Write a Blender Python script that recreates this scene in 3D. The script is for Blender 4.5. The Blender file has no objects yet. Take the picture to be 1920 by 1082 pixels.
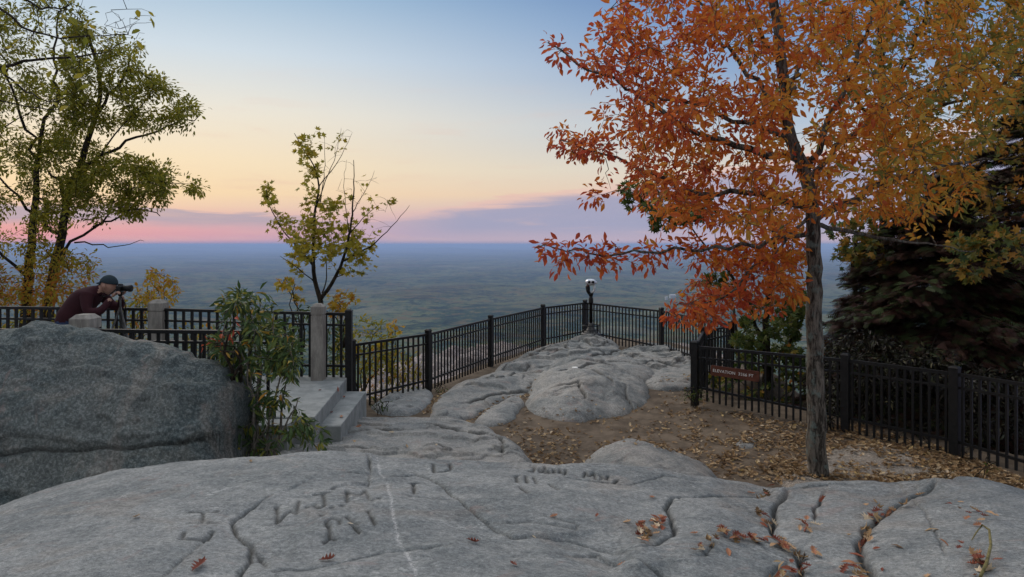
import bpy, math, random
import numpy as np
from mathutils import Vector, Matrix
R = math.radians
rng = np.random.default_rng(7)
random.seed(7)
scn = bpy.context.scene
col = scn.collection

# ------------------------------------------------------------------ camera
F, HZ, CZ = 1280.0, 458.0, 2.75          # focal length in photo pixels, eye-level row, eye height
cam_d = bpy.data.cameras.new('camera'); cam = bpy.data.objects.new('camera', cam_d); col.objects.link(cam)
cam.location = (0, 0, CZ); cam.rotation_euler = (R(90), 0, 0)
cam_d.sensor_width = 36; cam_d.lens = 24; cam_d.shift_y = -(541 - HZ) / 1920
cam_d.clip_start = 0.05; cam_d.clip_end = 400000
scn.camera = cam
scn.cycles.use_denoising = True
scn.cycles.volume_bounces = 2
scn.cycles.max_bounces = 6
scn.cycles.transparent_max_bounces = 8
scn.view_settings.view_transform = 'Standard'; scn.view_settings.look = 'None'
scn.view_settings.gamma = 1; scn.view_settings.use_curve_mapping = False
scn.view_settings.exposure = 0.07

def P(u, v, Y): return Vector(((u - 960) / F * Y, Y, CZ - (v - HZ) / F * Y))
def G(u, v, z=.22):
    Y = (CZ - z) * F / (v - HZ)
    return ((u - 960) / F * Y, Y)
def lin(r, g, b, k=1.0):
    f = lambda c: (c / 12.92 if c <= .04045 else ((c + .055) / 1.055) ** 2.4)
    return (f(r / 255) * k, f(g / 255) * k, f(b / 255) * k, 1)

# ------------------------------------------------------------------ node helper
class NT:
    def __init__(s, tree): s.t = tree; tree.nodes.clear()
    def n(s, typ, **kw):
        nd = s.t.nodes.new(typ)
        for k, v in kw.items(): setattr(nd, k, v)
        return nd
    def put(s, sock, v):
        if hasattr(v, 'is_output'): s.t.links.new(v, sock)
        elif v is not None: sock.default_value = v
    def m(s, op, a, b=None, c=None, clamp=False):
        nd = s.n('ShaderNodeMath', operation=op, use_clamp=clamp)
        s.put(nd.inputs[0], a)
        if b is not None: s.put(nd.inputs[1], b)
        if c is not None: s.put(nd.inputs[2], c)
        return nd.outputs[0]
    def ss(s, x, a, b):            # smoothstep of x between a and b (a > b allowed)
        nd = s.n('ShaderNodeMapRange', interpolation_type='SMOOTHSTEP')
        s.put(nd.inputs[0], x)
        if a < b: nd.inputs[1].default_value = a; nd.inputs[2].default_value = b; nd.inputs[3].default_value = 0; nd.inputs[4].default_value = 1
        else: nd.inputs[1].default_value = b; nd.inputs[2].default_value = a; nd.inputs[3].default_value = 1; nd.inputs[4].default_value = 0
        return nd.outputs[0]
    def mix(s, f, a, b, blend='MIX'):
        nd = s.n('ShaderNodeMix', data_type='RGBA', blend_type=blend)
        s.put(nd.inputs[0], f); s.put(nd.inputs[6], a); s.put(nd.inputs[7], b)
        return nd.outputs[2]
    def ramp(s, f, stops, interp='LINEAR'):
        nd = s.n('ShaderNodeValToRGB'); cr = nd.color_ramp; cr.interpolation = interp
        while len(cr.elements) > 1: cr.elements.remove(cr.elements[-1])
        cr.elements[0].position = stops[0][0]; cr.elements[0].color = stops[0][1]
        for p, c in stops[1:]:
            e = cr.elements.new(p); e.color = c
        s.put(nd.inputs[0], f)
        return nd.outputs[0]
    def noise(s, vec, scale, detail=4, rough=.55, dist=0.0):
        nd = s.n('ShaderNodeTexNoise'); s.put(nd.inputs['Vector'], vec)
        nd.inputs['Scale'].default_value = scale; nd.inputs['Detail'].default_value = detail
        nd.inputs['Roughness'].default_value = rough; nd.inputs['Distortion'].default_value = dist
        return nd.outputs[0]
    def attr(s, name): return s.n('ShaderNodeAttribute', attribute_name=name).outputs['Fac']

# ------------------------------------------------------------------ world: dusk sky after sunset, warm to the left
world = bpy.data.worlds.new('World'); scn.world = world; world.use_nodes = True
w = NT(world.node_tree)
tc = w.n('ShaderNodeTexCoord')
sep = w.n('ShaderNodeSeparateXYZ'); w.t.links.new(tc.outputs['Generated'], sep.inputs[0])
X, Y_, Z = sep.outputs
hyp = w.m('SQRT', w.m('ADD', w.m('MULTIPLY', X, X), w.m('MULTIPLY', Y_, Y_)))
tel = w.m('DIVIDE', Z, w.m('MAXIMUM', hyp, .001))
az = w.m('ARCTAN2', X, Y_)
# the sky is brighter and warmer towards the left of the view
azs = w.m('ADD', az, w.m('MAXIMUM', w.m('SUBTRACT', .38, w.m('MULTIPLY', tel, 2.2)), 0.0))
LR = w.m('MAXIMUM', w.ss(azs, -.45, .5), w.ss(w.m('ABSOLUTE', az), 1.3, 2.3))
tn = w.m('MULTIPLY', tel, 2.0, clamp=True)          # 0..0.5 -> 0..1
def T(v): return min(1, max(0, (458 - v) / 1280 * 2))
L = w.ramp(tn, [(0, lin(226, 158, 164)), (T(440), lin(236, 160, 156)), (T(418), lin(238, 176, 164)), (T(392), lin(246, 208, 172)), (T(370), lin(249, 218, 172)), (T(310), lin(246, 224, 188)),
                (T(220), lin(232, 226, 212)), (T(120), lin(205, 217, 226)), (T(0), lin(160, 188, 212)), (1, lin(120, 152, 190))])
Rr = w.ramp(tn, [(0, lin(158, 162, 192)), (T(430), lin(172, 168, 192)), (T(400), lin(202, 182, 186)), (T(365), lin(224, 200, 180)), (T(320), lin(214, 208, 196)),
                 (T(250), lin(176, 192, 208)), (T(150), lin(132, 160, 196)), (T(50), lin(104, 140, 188)), (T(0), lin(94, 128, 180)), (1, lin(76, 108, 158))])
sky = w.mix(LR, L, Rr)
# clouds
cv = w.n('ShaderNodeCombineXYZ'); w.put(cv.inputs[0], w.m('MULTIPLY', az, 3.0)); w.put(cv.inputs[1], w.m('MULTIPLY', tel, 26.0))
nz = w.noise(cv.outputs[0], 1.6, 7, .6, .3)
nzc = w.m('SUBTRACT', nz, .5)
# long mauve bank on the left
top = w.m('ADD', w.m('MULTIPLY', nzc, .075), w.m('ADD', .048, w.m('MULTIPLY', w.m('ADD', az, .5), -.022)))
bL = w.m('MULTIPLY', w.ss(w.m('SUBTRACT', top, tel), -.001, .008), w.ss(w.m('ADD', tel, w.m('MULTIPLY', nzc, .02)), .018, .034))
bL = w.m('MULTIPLY', bL, w.m('MULTIPLY', w.ss(az, -.05, -.35), .8))
sky = w.mix(bL, sky, lin(172, 162, 176))
# rising bank on the right with a pink rim
top2 = w.m('ADD', w.m('MULTIPLY', nzc, .06), w.m('ADD', .0505, w.m('MULTIPLY', w.m('ADD', az, .16), .125)))
d2 = w.m('SUBTRACT', top2, tel)
rim = w.m('MULTIPLY', w.ss(d2, -.002, .004), w.ss(az, -.24, -.02))
sky = w.mix(w.m('MULTIPLY', rim, .55), sky, lin(226, 184, 178))
body = w.m('MULTIPLY', w.ss(d2, .004, .022), w.ss(az, -.26, -.05))
body = w.m('MULTIPLY', body, w.ss(tel, -.01, .03))
sky = w.mix(w.m('MULTIPLY', body, .88), sky, w.mix(nz, lin(138, 152, 184), lin(168, 165, 188)))
wisp = w.m('MULTIPLY', w.ss(nz, .52, .72), w.m('MULTIPLY', w.ss(tel, .3, .06), .3))
sky = w.mix(wisp, sky, lin(226, 186, 168))
sky = w.mix(w.m('MULTIPLY', w.ss(tel, .0075, -.003), .75), sky, lin(122, 132, 172))
# upper dome: unseen sky brightened to light the ground, with some physical sky
nish = w.n('ShaderNodeTexSky', sky_type='NISHITA'); nish.sun_disc = False
nish.sun_elevation = R(3); nish.sun_rotation = R(-40); nish.air_density = 1.2; nish.dust_density = 1.0
nsk = w.mix(1.0, nish.outputs[0], (.10, .10, .10, 1), 'MULTIPLY')
dome = w.mix(.2, w.mix(w.ss(Y_, -.5, .5), (.62, .66, .74, 1), (1.25, 1.32, 1.45, 1)), nsk)
sky = w.mix(w.m('MAXIMUM', w.ss(tel, .42, 1.0), w.m('MULTIPLY', w.ss(Y_, .05, -.35), w.ss(tel, .02, .25))), sky, dome)
bg = w.n('ShaderNodeBackground'); w.put(bg.inputs[0], sky); bg.inputs[1].default_value = 1.0
wo = w.n('ShaderNodeOutputWorld'); w.t.links.new(bg.outputs[0], wo.inputs[0])

# soft afterglow from the left
sun_d = bpy.data.lights.new('sun', 'SUN'); sun_d.energy = 1.5; sun_d.angle = R(28); sun_d.color = (1, .86, .74)
sun = bpy.data.objects.new('sun', sun_d); col.objects.link(sun)
sd = Vector((math.sin(R(-40)) * math.cos(R(34)), math.cos(R(-40)) * math.cos(R(34)), math.sin(R(34))))
sun.rotation_euler = sd.to_track_quat('Z', 'Y').to_euler()

# ------------------------------------------------------------------ materials
def mat(name):
    m = bpy.data.materials.new(name); m.use_nodes = True
    return m, NT(m.node_tree)
def finish(nt, color, rough=.8, height=None, bstr=.3, bdist=.01, metal=0, spec=.3, trans=0, **kw):
    out = nt.n('ShaderNodeOutputMaterial'); bs = nt.n('ShaderNodeBsdfPrincipled')
    nt.put(bs.inputs['Base Color'], color); nt.put(bs.inputs['Roughness'], rough)
    bs.inputs['Metallic'].default_value = metal; bs.inputs['Specular IOR Level'].default_value = spec
    if height is not None:
        bp = nt.n('ShaderNodeBump'); bp.inputs['Strength'].default_value = bstr; bp.inputs['Distance'].default_value = bdist
        nt.put(bp.inputs['Height'], height); nt.t.links.new(bp.outputs[0], bs.inputs['Normal'])
    sh = bs.outputs[0]
    if trans:
        tr = nt.n('ShaderNodeBsdfTranslucent'); nt.put(tr.inputs[0], color)
        mx = nt.n('ShaderNodeMixShader'); mx.inputs[0].default_value = trans
        nt.t.links.new(sh, mx.inputs[1]); nt.t.links.new(tr.outputs[0], mx.inputs[2]); sh = mx.outputs[0]
    nt.t.links.new(sh, out.inputs[0])

def rock_mat(name, c1, c2, c3, lichen, lam=.5, stretch=(1, 1, 1), gr=1.0):
    m, nt = mat(name)
    tcn = nt.n('ShaderNodeTexCoord'); mp = nt.n('ShaderNodeMapping'); mp.inputs['Scale'].default_value = stretch
    mp.inputs['Rotation'].default_value = (0, 0, R(28))
    nt.t.links.new(tcn.outputs['Object'], mp.inputs[0]); v = mp.outputs[0]
    mp2 = nt.n('ShaderNodeMapping'); mp2.inputs['Scale'].default_value = (.5, 2.6, 2.2); mp2.inputs['Rotation'].default_value = (R(10), R(8), R(-24)); nt.t.links.new(tcn.outputs['Object'], mp2.inputs[0])
    big = nt.noise(v, 1.3, 5, .6, .6); mid = nt.noise(v, 7, 6, .65, .4); fine = nt.noise(v, 38, 8, .8, .3); spk = nt.noise(v, 170, 3, .7)
    strk = nt.noise(mp2.outputs[0], 4, 7, .7, .6)
    c = nt.mix(nt.ss(big, .40, .60), c1, c2)
    c = nt.mix(nt.m('MULTIPLY', nt.ss(nt.noise(v, .9, 4, .6, 1.5), .54, .64), .35), c, (.26, .225, .19, 1))
    c = nt.mix(nt.m('MULTIPLY', nt.ss(mid, .50, .64), .3), c, c3)
    c = nt.mix(nt.m('MULTIPLY', nt.ss(mid, .49, .38), .22), c, (.09, .10, .10, 1))
    c = nt.mix(nt.m('MULTIPLY', nt.ss(strk, .47, .36), .28), c, nt.mix(1, c, (.45, .47, .5, 1), 'MULTIPLY'))
    c = nt.mix(nt.m('MULTIPLY', nt.ss(strk, .54, .66), .22), c, nt.mix(1, c, (1.5, 1.48, 1.4, 1), 'MULTIPLY'))
    c = nt.mix(nt.m('MULTIPLY', nt.ss(fine, .515, .57), .7 * gr), c, nt.mix(.35, nt.mix(1, c, (2.0, 2.0, 2.0, 1), 'MULTIPLY'), (.36, .37, .36, 1)))
    c = nt.mix(nt.m('MULTIPLY', nt.ss(fine, .48, .42), .7 * gr), c, nt.mix(1, c, (.38, .40, .43, 1), 'MULTIPLY'))
    c = nt.mix(nt.m('MULTIPLY', nt.ss(spk, .56, .66), .5), c, nt.mix(.4, nt.mix(1, c, (2, 2, 2, 1), 'MULTIPLY'), (.40, .40, .38, 1)))
    c = nt.mix(nt.m('MULTIPLY', nt.ss(spk, .44, .35), .6), c, nt.mix(1, c, (.3, .32, .34, 1), 'MULTIPLY'))
    li = nt.m('MULTIPLY', nt.ss(nt.noise(v, 3.1, 8, .72, 1.0), .56, .66), nt.ss(fine, .42, .6))
    c = nt.mix(nt.m('MULTIPLY', li, lam), c, lichen)
    pk = nt.ss(nt.noise(v, 2.3, 3, .6, 2.0), .60, .72)
    c = nt.mix(nt.m('MULTIPLY', pk, .28), c, (.30, .20, .17, 1))
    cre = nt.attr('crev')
    c = nt.mix(nt.m('MULTIPLY', cre, .8, clamp=True), c, (.045, .043, .038, 1))  # painted dark in cracks and carvings: dirt, plus shade the relief leaves faint
    ve = nt.m('MULTIPLY', nt.attr('vein'), nt.ss(nt.noise(v, 95, 3, .7), .44, .54))
    c = nt.mix(ve, c, (.75, .74, .72, 1))
    h = nt.m('ADD', nt.m('MULTIPLY', strk, 1.0), nt.m('MULTIPLY', fine, .6)) if False else nt.m('ADD', nt.m('ADD', nt.m('MULTIPLY', fine, .9), nt.m('MULTIPLY', strk, .45)), nt.m('ADD', nt.m('MULTIPLY', spk, .35), nt.m('MULTIPLY', mid, 1.2)))
    finish(nt, c, .88, h, .7, .016, spec=.2)
    return m
M = {}
M['rock'] = rock_mat('granite', (.185, .20, .20, 1), (.265, .275, .268, 1), (.36, .36, .34, 1), (.48, .49, .47, 1), .7, (1, 1.5, 1), gr=.6)
M['rock2'] = rock_mat('pale_granite', (.18, .19, .185, 1), (.285, .28, .26, 1), (.36, .35, .32, 1), (.46, .45, .42, 1), .4, gr=.5)
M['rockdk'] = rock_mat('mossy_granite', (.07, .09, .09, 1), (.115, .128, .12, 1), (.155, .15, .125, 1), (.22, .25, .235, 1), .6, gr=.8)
M['rockpk'] = rock_mat('pink_granite', (.25, .22, .21, 1), (.34, .28, .26, 1), (.40, .34, .31, 1), (.44, .42, .4, 1), .3)
M['rockbr'] = rock_mat('brown_granite', (.16, .14, .115, 1), (.24, .205, .165, 1), (.28, .25, .21, 1), (.34, .32, .28, 1), .25)

def simple(name, c1, c2, scale=8, rough=.7, bump=.3, metal=0, spec=.3, stretch=(1, 1, 1), fine=120):
    m, nt = mat(name)
    tcn = nt.n('ShaderNodeTexCoord'); mp = nt.n('ShaderNodeMapping'); mp.inputs['Scale'].default_value = stretch
    nt.t.links.new(tcn.outputs['Object'], mp.inputs[0])
    a = nt.noise(mp.outputs[0], scale, 6, .65); b = nt.noise(mp.outputs[0], fine, 3, .6)
    c = nt.mix(nt.ss(a, .35, .65), c1, c2)
    c = nt.mix(nt.m('MULTIPLY', nt.ss(b, .55, .7), .25), c, tuple(min(1, x * 1.8) for x in c2[:3]) + (1,))
    finish(nt, c, rough, nt.m('ADD', a, nt.m('MULTIPLY', b, .4)), bump, .006, metal, spec)
    return m
M['dirt'] = simple('dirt', (.08, .062, .045, 1), (.15, .118, .086, 1), 3.5, .95, 1.0, spec=.1, fine=30)
M['black'] = simple('black_metal', (.006, .006, .007, 1), (.013, .013, .013, 1), 20, .5, .1, .0, .28)
M['wornblack'] = simple('worn_black_metal', (.03, .03, .03, 1), (.09, .088, .085, 1), 14, .5, .3, .3, .5)
M['silver'] = simple('silver_paint', (.45, .47, .5, 1), (.62, .64, .66, 1), 12, .3, .2, .75, .5)
M['concrete'] = simple('concrete', (.19, .205, .20, 1), (.28, .295, .285, 1), 5, .85, .4)
M['post'] = simple('weathered_post', (.19, .175, .155, 1), (.31, .29, .255, 1), 9, .9, .7, stretch=(1, 1, .25), fine=60)
M['sign'] = simple('brown_sign_paint', (.085, .028, .016, 1), (.125, .042, .024, 1), 10, .6, .2)
M['white'] = simple('white_paint', (.7, .7, .66, 1), (.8, .8, .76, 1), 10, .6, .1)
M['bark'] = None
def bark(name, c1, c2, lich, la, scale=22):
    m, nt = mat(name)
    tcn = nt.n('ShaderNodeTexCoord'); mp = nt.n('ShaderNodeMapping'); mp.inputs['Scale'].default_value = (1, 1, .22)
    nt.t.links.new(tcn.outputs['Object'], mp.inputs[0])
    a = nt.noise(mp.outputs[0], scale, 7, .72, .5); b = nt.noise(tcn.outputs['Object'], 9, 5, .6)
    f = nt.noise(mp.outputs[0], scale * 4, 4, .7)
    c = nt.mix(nt.ss(a, .40, .60), c1, c2)
    c = nt.mix(nt.m('MULTIPLY', nt.ss(b, .52, .64), la), c, lich)
    c = nt.mix(nt.m('MULTIPLY', nt.ss(f, .5, .35), .5), c, (.01, .009, .008, 1))
    finish(nt, c, .95, nt.m('ADD', a, nt.m('MULTIPLY', f, .5)), 1.0, .03, spec=.1)
    return m
M['bark'] = bark('grey_brown_bark', (.04, .034, .028, 1), (.20, .175, .145, 1), (.17, .22, .20, 1), .7)
M['barkdk'] = bark('dark_bark', (.02, .018, .014, 1), (.07, .055, .04, 1), (.09, .10, .08, 1), .3)
M['barkpale'] = bark('pale_bark', (.12, .10, .08, 1), (.36, .32, .27, 1), (.3, .33, .3, 1), .4, 30)

def leafmat(name, stops, trans=.35, rough=.55):
    m, nt = mat(name)
    c = nt.ramp(nt.attr('rnd'), stops)
    tcn = nt.n('ShaderNodeTexCoord')
    a = nt.noise(tcn.outputs['Object'], 60, 3, .6)
    c = nt.mix(nt.m('MULTIPLY', nt.ss(a, .55, .75), .35), c, (.09, .035, .012, 1))
    finish(nt, c, rough, trans=trans, spec=.25)
    return m
M['leaf_orange'] = leafmat('autumn_leaves', [(0, (.40, .07, .035, 1)), (.25, (.54, .13, .035, 1)), (.5, (.62, .21, .035, 1)), (.75, (.62, .30, .04, 1)), (.92, (.56, .38, .07, 1)), (1, (.22, .22, .05, 1))], .5)
M['leaf_red'] = leafmat('red_leaves', [(0, (.42, .07, .04, 1)), (.4, (.52, .12, .05, 1)), (.75, (.56, .20, .05, 1)), (1, (.46, .30, .05, 1))])
M['leaf_olive'] = leafmat('olive_leaves', [(0, (.12, .14, .02, 1)), (.35, (.22, .22, .025, 1)), (.7, (.38, .30, .03, 1)), (.88, (.42, .23, .03, 1)), (1, (.45, .16, .03, 1))], .5)
M['leaf_gold'] = leafmat('gold_leaves', [(0, (.17, .19, .025, 1)), (.4, (.38, .32, .035, 1)), (.8, (.48, .30, .03, 1)), (1, (.50, .20, .03, 1))], .4)
M['leaf_green'] = leafmat('green_leaves', [(0, (.03, .055, .014, 1)), (.4, (.06, .10, .022, 1)), (.75, (.13, .15, .03, 1)), (.9, (.28, .22, .03, 1)), (1, (.45, .16, .03, 1))], .3)
M['leaf_bush'] = leafmat('rhododendron_leaves', [(0, (.03, .06, .022, 1)), (.45, (.07, .12, .035, 1)), (.72, (.14, .18, .04, 1)), (.86, (.30, .27, .04, 1)), (.93, (.50, .22, .03, 1)), (1, (.50, .07, .04, 1))], .2, .45)
M['leaf_amber'] = leafmat('amber_leaves', [(0, (.05, .09, .03, 1)), (.3, (.13, .14, .03, 1)), (.55, (.34, .18, .03, 1)), (.8, (.42, .15, .03, 1)), (1, (.30, .07, .03, 1))], .45)
M['leaf_dark'] = leafmat('shaded_evergreen_leaves', [(0, (.006, .005, .004, 1)), (.5, (.014, .012, .007, 1)), (.8, (.026, .03, .014, 1)), (.95, (.06, .07, .03, 1)), (1, (.16, .14, .07, 1))], .1, .45)  # near-black leaf colour stands in for the deep shade at the right
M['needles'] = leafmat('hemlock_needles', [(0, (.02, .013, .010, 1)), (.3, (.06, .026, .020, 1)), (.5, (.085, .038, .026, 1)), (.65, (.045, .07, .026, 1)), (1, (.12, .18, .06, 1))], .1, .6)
M['litter'] = leafmat('fallen_leaves', [(0, (.10, .06, .035, 1)), (.3, (.21, .13, .06, 1)), (.6, (.33, .21, .10, 1)), (.8, (.44, .31, .16, 1)), (.95, (.55, .44, .30, 1)), (1, (.48, .34, .12, 1))], .1, .7)
M['litter_red'] = leafmat('fallen_oak_leaves', [(0, (.13, .035, .022, 1)), (.3, (.24, .065, .038, 1)), (.6, (.34, .13, .07, 1)), (.85, (.42, .23, .12, 1)), (1, (.5, .33, .18, 1))], .1, .7)
M['grass'] = leafmat('weeds', [(0, (.05, .09, .02, 1)), (1, (.18, .2, .05, 1))], .3)

# ------------------------------------------------------------------ object helpers
def tag(o, label=None, cat=None, group=None, kind=None):
    if label: o['label'] = label
    if cat: o['category'] = cat
    if group: o['group'] = group
    if kind: o['kind'] = kind
    return o
def empty(name, loc=(0, 0, 0), **kw):
    o = bpy.data.objects.new(name, None); o.location = loc; col.objects.link(o); tag(o, **kw); return o
def link(name, me, m=None, parent=None, **kw):
    o = bpy.data.objects.new(name, me); col.objects.link(o)
    if m is not None and len(me.materials) == 0: me.materials.append(m)
    if parent is not None:
        o.parent = parent
        o.matrix_parent_inverse = Matrix.Translation(-parent.location)   # geometry is in world coordinates
    tag(o, **kw); return o
def mesh_np(name, V, faces_flat, sizes, smooth=True, attrs=None):
    me = bpy.data.meshes.new(name)
    V = np.asarray(V, dtype=np.float32); faces_flat = np.asarray(faces_flat, dtype=np.int32); sizes = np.asarray(sizes, dtype=np.int32)
    me.vertices.add(len(V)); me.vertices.foreach_set('co', V.ravel())
    me.loops.add(len(faces_flat)); me.loops.foreach_set('vertex_index', faces_flat)
    me.polygons.add(len(sizes)); st = np.concatenate([[0], np.cumsum(sizes)[:-1]]).astype(np.int32)
    me.polygons.foreach_set('loop_start', st)
    me.polygons.foreach_set('use_smooth', np.full(len(sizes), smooth, dtype=bool))
    for k, (dom, arr) in (attrs or {}).items():
        a = me.attributes.new(k, 'FLOAT', dom); a.data.foreach_set('value', np.asarray(arr, dtype=np.float32))
    me.update(calc_edges=True); me.validate()
    return me

class MB:                                   # collects shapes for one mesh
    def __init__(s): s.V = []; s.F = []; s.sm = []
    def add(s, V, Fs, smooth=False):
        b = len(s.V); s.V += [tuple(v) for v in V]; s.F += [tuple(i + b for i in f) for f in Fs]; s.sm += [smooth] * len(Fs); return s
    def box(s, a, b, rot=None, bev=0.0):
        x0, y0, z0 = a; x1, y1, z1 = b
        if bev > 0:
            c = [(x0 + x1) / 2, (y0 + y1) / 2]
            lv = []
            for z, k in ((z0, 0), (z1 - bev, 0), (z1, 1)):
                i = bev * k
                lv.append([(x0 + i, y0 + i, z), (x1 - i, y0 + i, z), (x1 - i, y1 - i, z), (x0 + i, y1 - i, z)])
            V = sum(lv, []); Fs = [(3, 2, 1, 0), (8, 9, 10, 11)]
            for l in range(2):
                for i in range(4): j = (i + 1) % 4; Fs.append((l * 4 + i, l * 4 + j, l * 4 + 4 + j, l * 4 + 4 + i))
        else:
            V = [(x0, y0, z0), (x1, y0, z0), (x1, y1, z0), (x0, y1, z0), (x0, y0, z1), (x1, y0, z1), (x1, y1, z1), (x0, y1, z1)]
            Fs = [(3, 2, 1, 0), (4, 5, 6, 7), (0, 1, 5, 4), (1, 2, 6, 5), (2, 3, 7, 6), (3, 0, 4, 7)]
        if rot is not None: V = [rot @ Vector(v) for v in V]
        return s.add(V, Fs)
    def tube(s, pts, rads, n=8, cap=True):
        pts = [Vector(p) for p in pts]
        V = []; Fs = []
        up = None
        for i, p in enumerate(pts):
            t = (pts[min(i + 1, len(pts) - 1)] - pts[max(i - 1, 0)])
            if t.length < 1e-9: t = Vector((0, 0, 1))
            t.normalize()
            if up is None: up = t.orthogonal().normalized()
            up = (up - t * up.dot(t));
            if up.length < 1e-6: up = t.orthogonal()
            up.normalize(); sd_ = t.cross(up)
            r = rads[i] if hasattr(rads, '__len__') else rads
            for k in range(n):
                a = 2 * math.pi * k / n
                V.append(p + up * (r * math.cos(a)) + sd_ * (r * math.sin(a)))
        for i in range(len(pts) - 1):
            for k in range(n):
                k2 = (k + 1) % n
                Fs.append((i * n + k, i * n + k2, (i + 1) * n + k2, (i + 1) * n + k))
        if cap: Fs.append(tuple(reversed(range(n)))); Fs.append(tuple((len(pts) - 1) * n + k for k in range(n)))
        return s.add(V, Fs, True)
    def lathe(s, prof, c=(0, 0, 0), n=24, rot=None):
        V = []; Fs = []
        for (r, z) in prof:
            for k in range(n):
                a = 2 * math.pi * k / n; v = Vector((r * math.cos(a), r * math.sin(a), z))
                if rot is not None: v = rot @ v
                V.append(v + Vector(c))
        for i in range(len(prof) - 1):
            for k in range(n):
                k2 = (k + 1) % n; Fs.append((i * n + k, i * n + k2, (i + 1) * n + k2, (i + 1) * n + k))
        Fs.append(tuple(reversed(range(n)))); Fs.append(tuple((len(prof) - 1) * n + k for k in range(n)))
        return s.add(V, Fs, True)
    def torus(s, c, R_, r, n=32, m_=8):
        V = []; Fs = []
        for i in range(n):
            a = 2 * math.pi * i / n
            for k in range(m_):
                b = 2 * math.pi * k / m_
                V.append((c[0] + (R_ + r * math.cos(b)) * math.cos(a), c[1] + (R_ + r * math.cos(b)) * math.sin(a), c[2] + r * math.sin(b)))
        for i in range(n):
            for k in range(m_):
                i2 = (i + 1) % n; k2 = (k + 1) % m_
                Fs.append((i * m_ + k, i2 * m_ + k, i2 * m_ + k2, i * m_ + k2))
        return s.add(V, Fs, True)
    def mesh(s, name):
        me = bpy.data.meshes.new(name); me.from_pydata(s.V, [], s.F); me.update()
        me.polygons.foreach_set('use_smooth', s.sm); return me
    def build(s, name, m, parent=None, **kw): return link(name, s.mesh(name), m, parent, **kw)

# ------------------------------------------------------------------ noise
_perm = rng.permutation(512)
_g = rng.normal(size=(512, 2)); _g /= np.linalg.norm(_g, axis=1)[:, None]
def perlin(x, y):
    xi = np.floor(x).astype(int); yi = np.floor(y).astype(int); xf = x - xi; yf = y - yi
    u = xf * xf * xf * (xf * (xf * 6 - 15) + 10); v = yf * yf * yf * (yf * (yf * 6 - 15) + 10)
    def gr(a, b, dx, dy):
        h = _perm[(_perm[(a & 255)] + (b & 255)) & 511]; g = _g[h]; return g[..., 0] * dx + g[..., 1] * dy
    n00 = gr(xi, yi, xf, yf); n10 = gr(xi + 1, yi, xf - 1, yf); n01 = gr(xi, yi + 1, xf, yf - 1); n11 = gr(xi + 1, yi + 1, xf - 1, yf - 1)
    return (n00 * (1 - u) + n10 * u) * (1 - v) + (n01 * (1 - u) + n11 * u) * v
def fbm(x, y, oct=4, gain=.5):
    s = 0; a = 1; f = 1
    for i in range(oct): s = s + a * perlin(x * f + i * 17.3, y * f + i * 9.1); a *= gain; f *= 2.03
    return s
def seg_dist(X, Y, pts):                     # distance and signed side to a polyline
    best = np.full(X.shape, 1e9); side = np.zeros(X.shape)
    for (ax, ay), (bx, by) in zip(pts[:-1], pts[1:]):
        dx, dy = bx - ax, by - ay; L2 = dx * dx + dy * dy + 1e-12
        t = np.clip(((X - ax) * dx + (Y - ay) * dy) / L2, 0, 1)
        d = np.hypot(X - ax - t * dx, Y - ay - t * dy); sg = np.sign(dx * (Y - ay) - dy * (X - ax))
        m = d < best; best = np.where(m, d, best); side = np.where(m, sg, side)
    return best, side
def inside(X, Y, poly):
    c = np.zeros(X.shape, bool); n = len(poly)
    for i in range(n):
        x0, y0 = poly[i]; x1, y1 = poly[(i + 1) % n]
        if y0 == y1: continue
        m = ((y0 > Y) != (y1 > Y)) & (X < (x1 - x0) * (Y - y0) / (y1 - y0) + x0); c ^= m
    return c
def poly_sd(X, Y, poly):                     # positive inside
    d, _ = seg_dist(X, Y, list(poly) + [poly[0]]); return np.where(inside(X, Y, poly), d, -d)
def smooth_poly(poly, it=2):
    p = [tuple(q) for q in poly]
    for _ in range(it):
        q = []
        for i in range(len(p)):
            a, b = p[i], p[(i + 1) % len(p)]
            q += [(a[0] * .75 + b[0] * .25, a[1] * .75 + b[1] * .25), (a[0] * .25 + b[0] * .75, a[1] * .25 + b[1] * .75)]
        p = q
    return p
def grid_mesh(name, X, Y, Z, keep=None, attrs=None):
    ny, nx = X.shape
    V = np.stack([X, Y, Z], -1).reshape(-1, 3)
    idx = np.arange(ny * nx).reshape(ny, nx)
    q = np.stack([idx[:-1, :-1], idx[:-1, 1:], idx[1:, 1:], idx[1:, :-1]], -1).reshape(-1, 4)
    at = {k: a.reshape(-1) for k, a in (attrs or {}).items()}
    if keep is not None:
        kf = (keep[:-1, :-1] | keep[:-1, 1:] | keep[1:, 1:] | keep[1:, :-1]).reshape(-1); q = q[kf]
        used = np.unique(q); remap = np.full(ny * nx, -1); remap[used] = np.arange(len(used)); q = remap[q]; V = V[used]
        at = {k: a[used] for k, a in at.items()}
    return mesh_np(name, V, q.ravel(), np.full(len(q), 4), True, {k: ('POINT', a) for k, a in at.items()})

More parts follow.
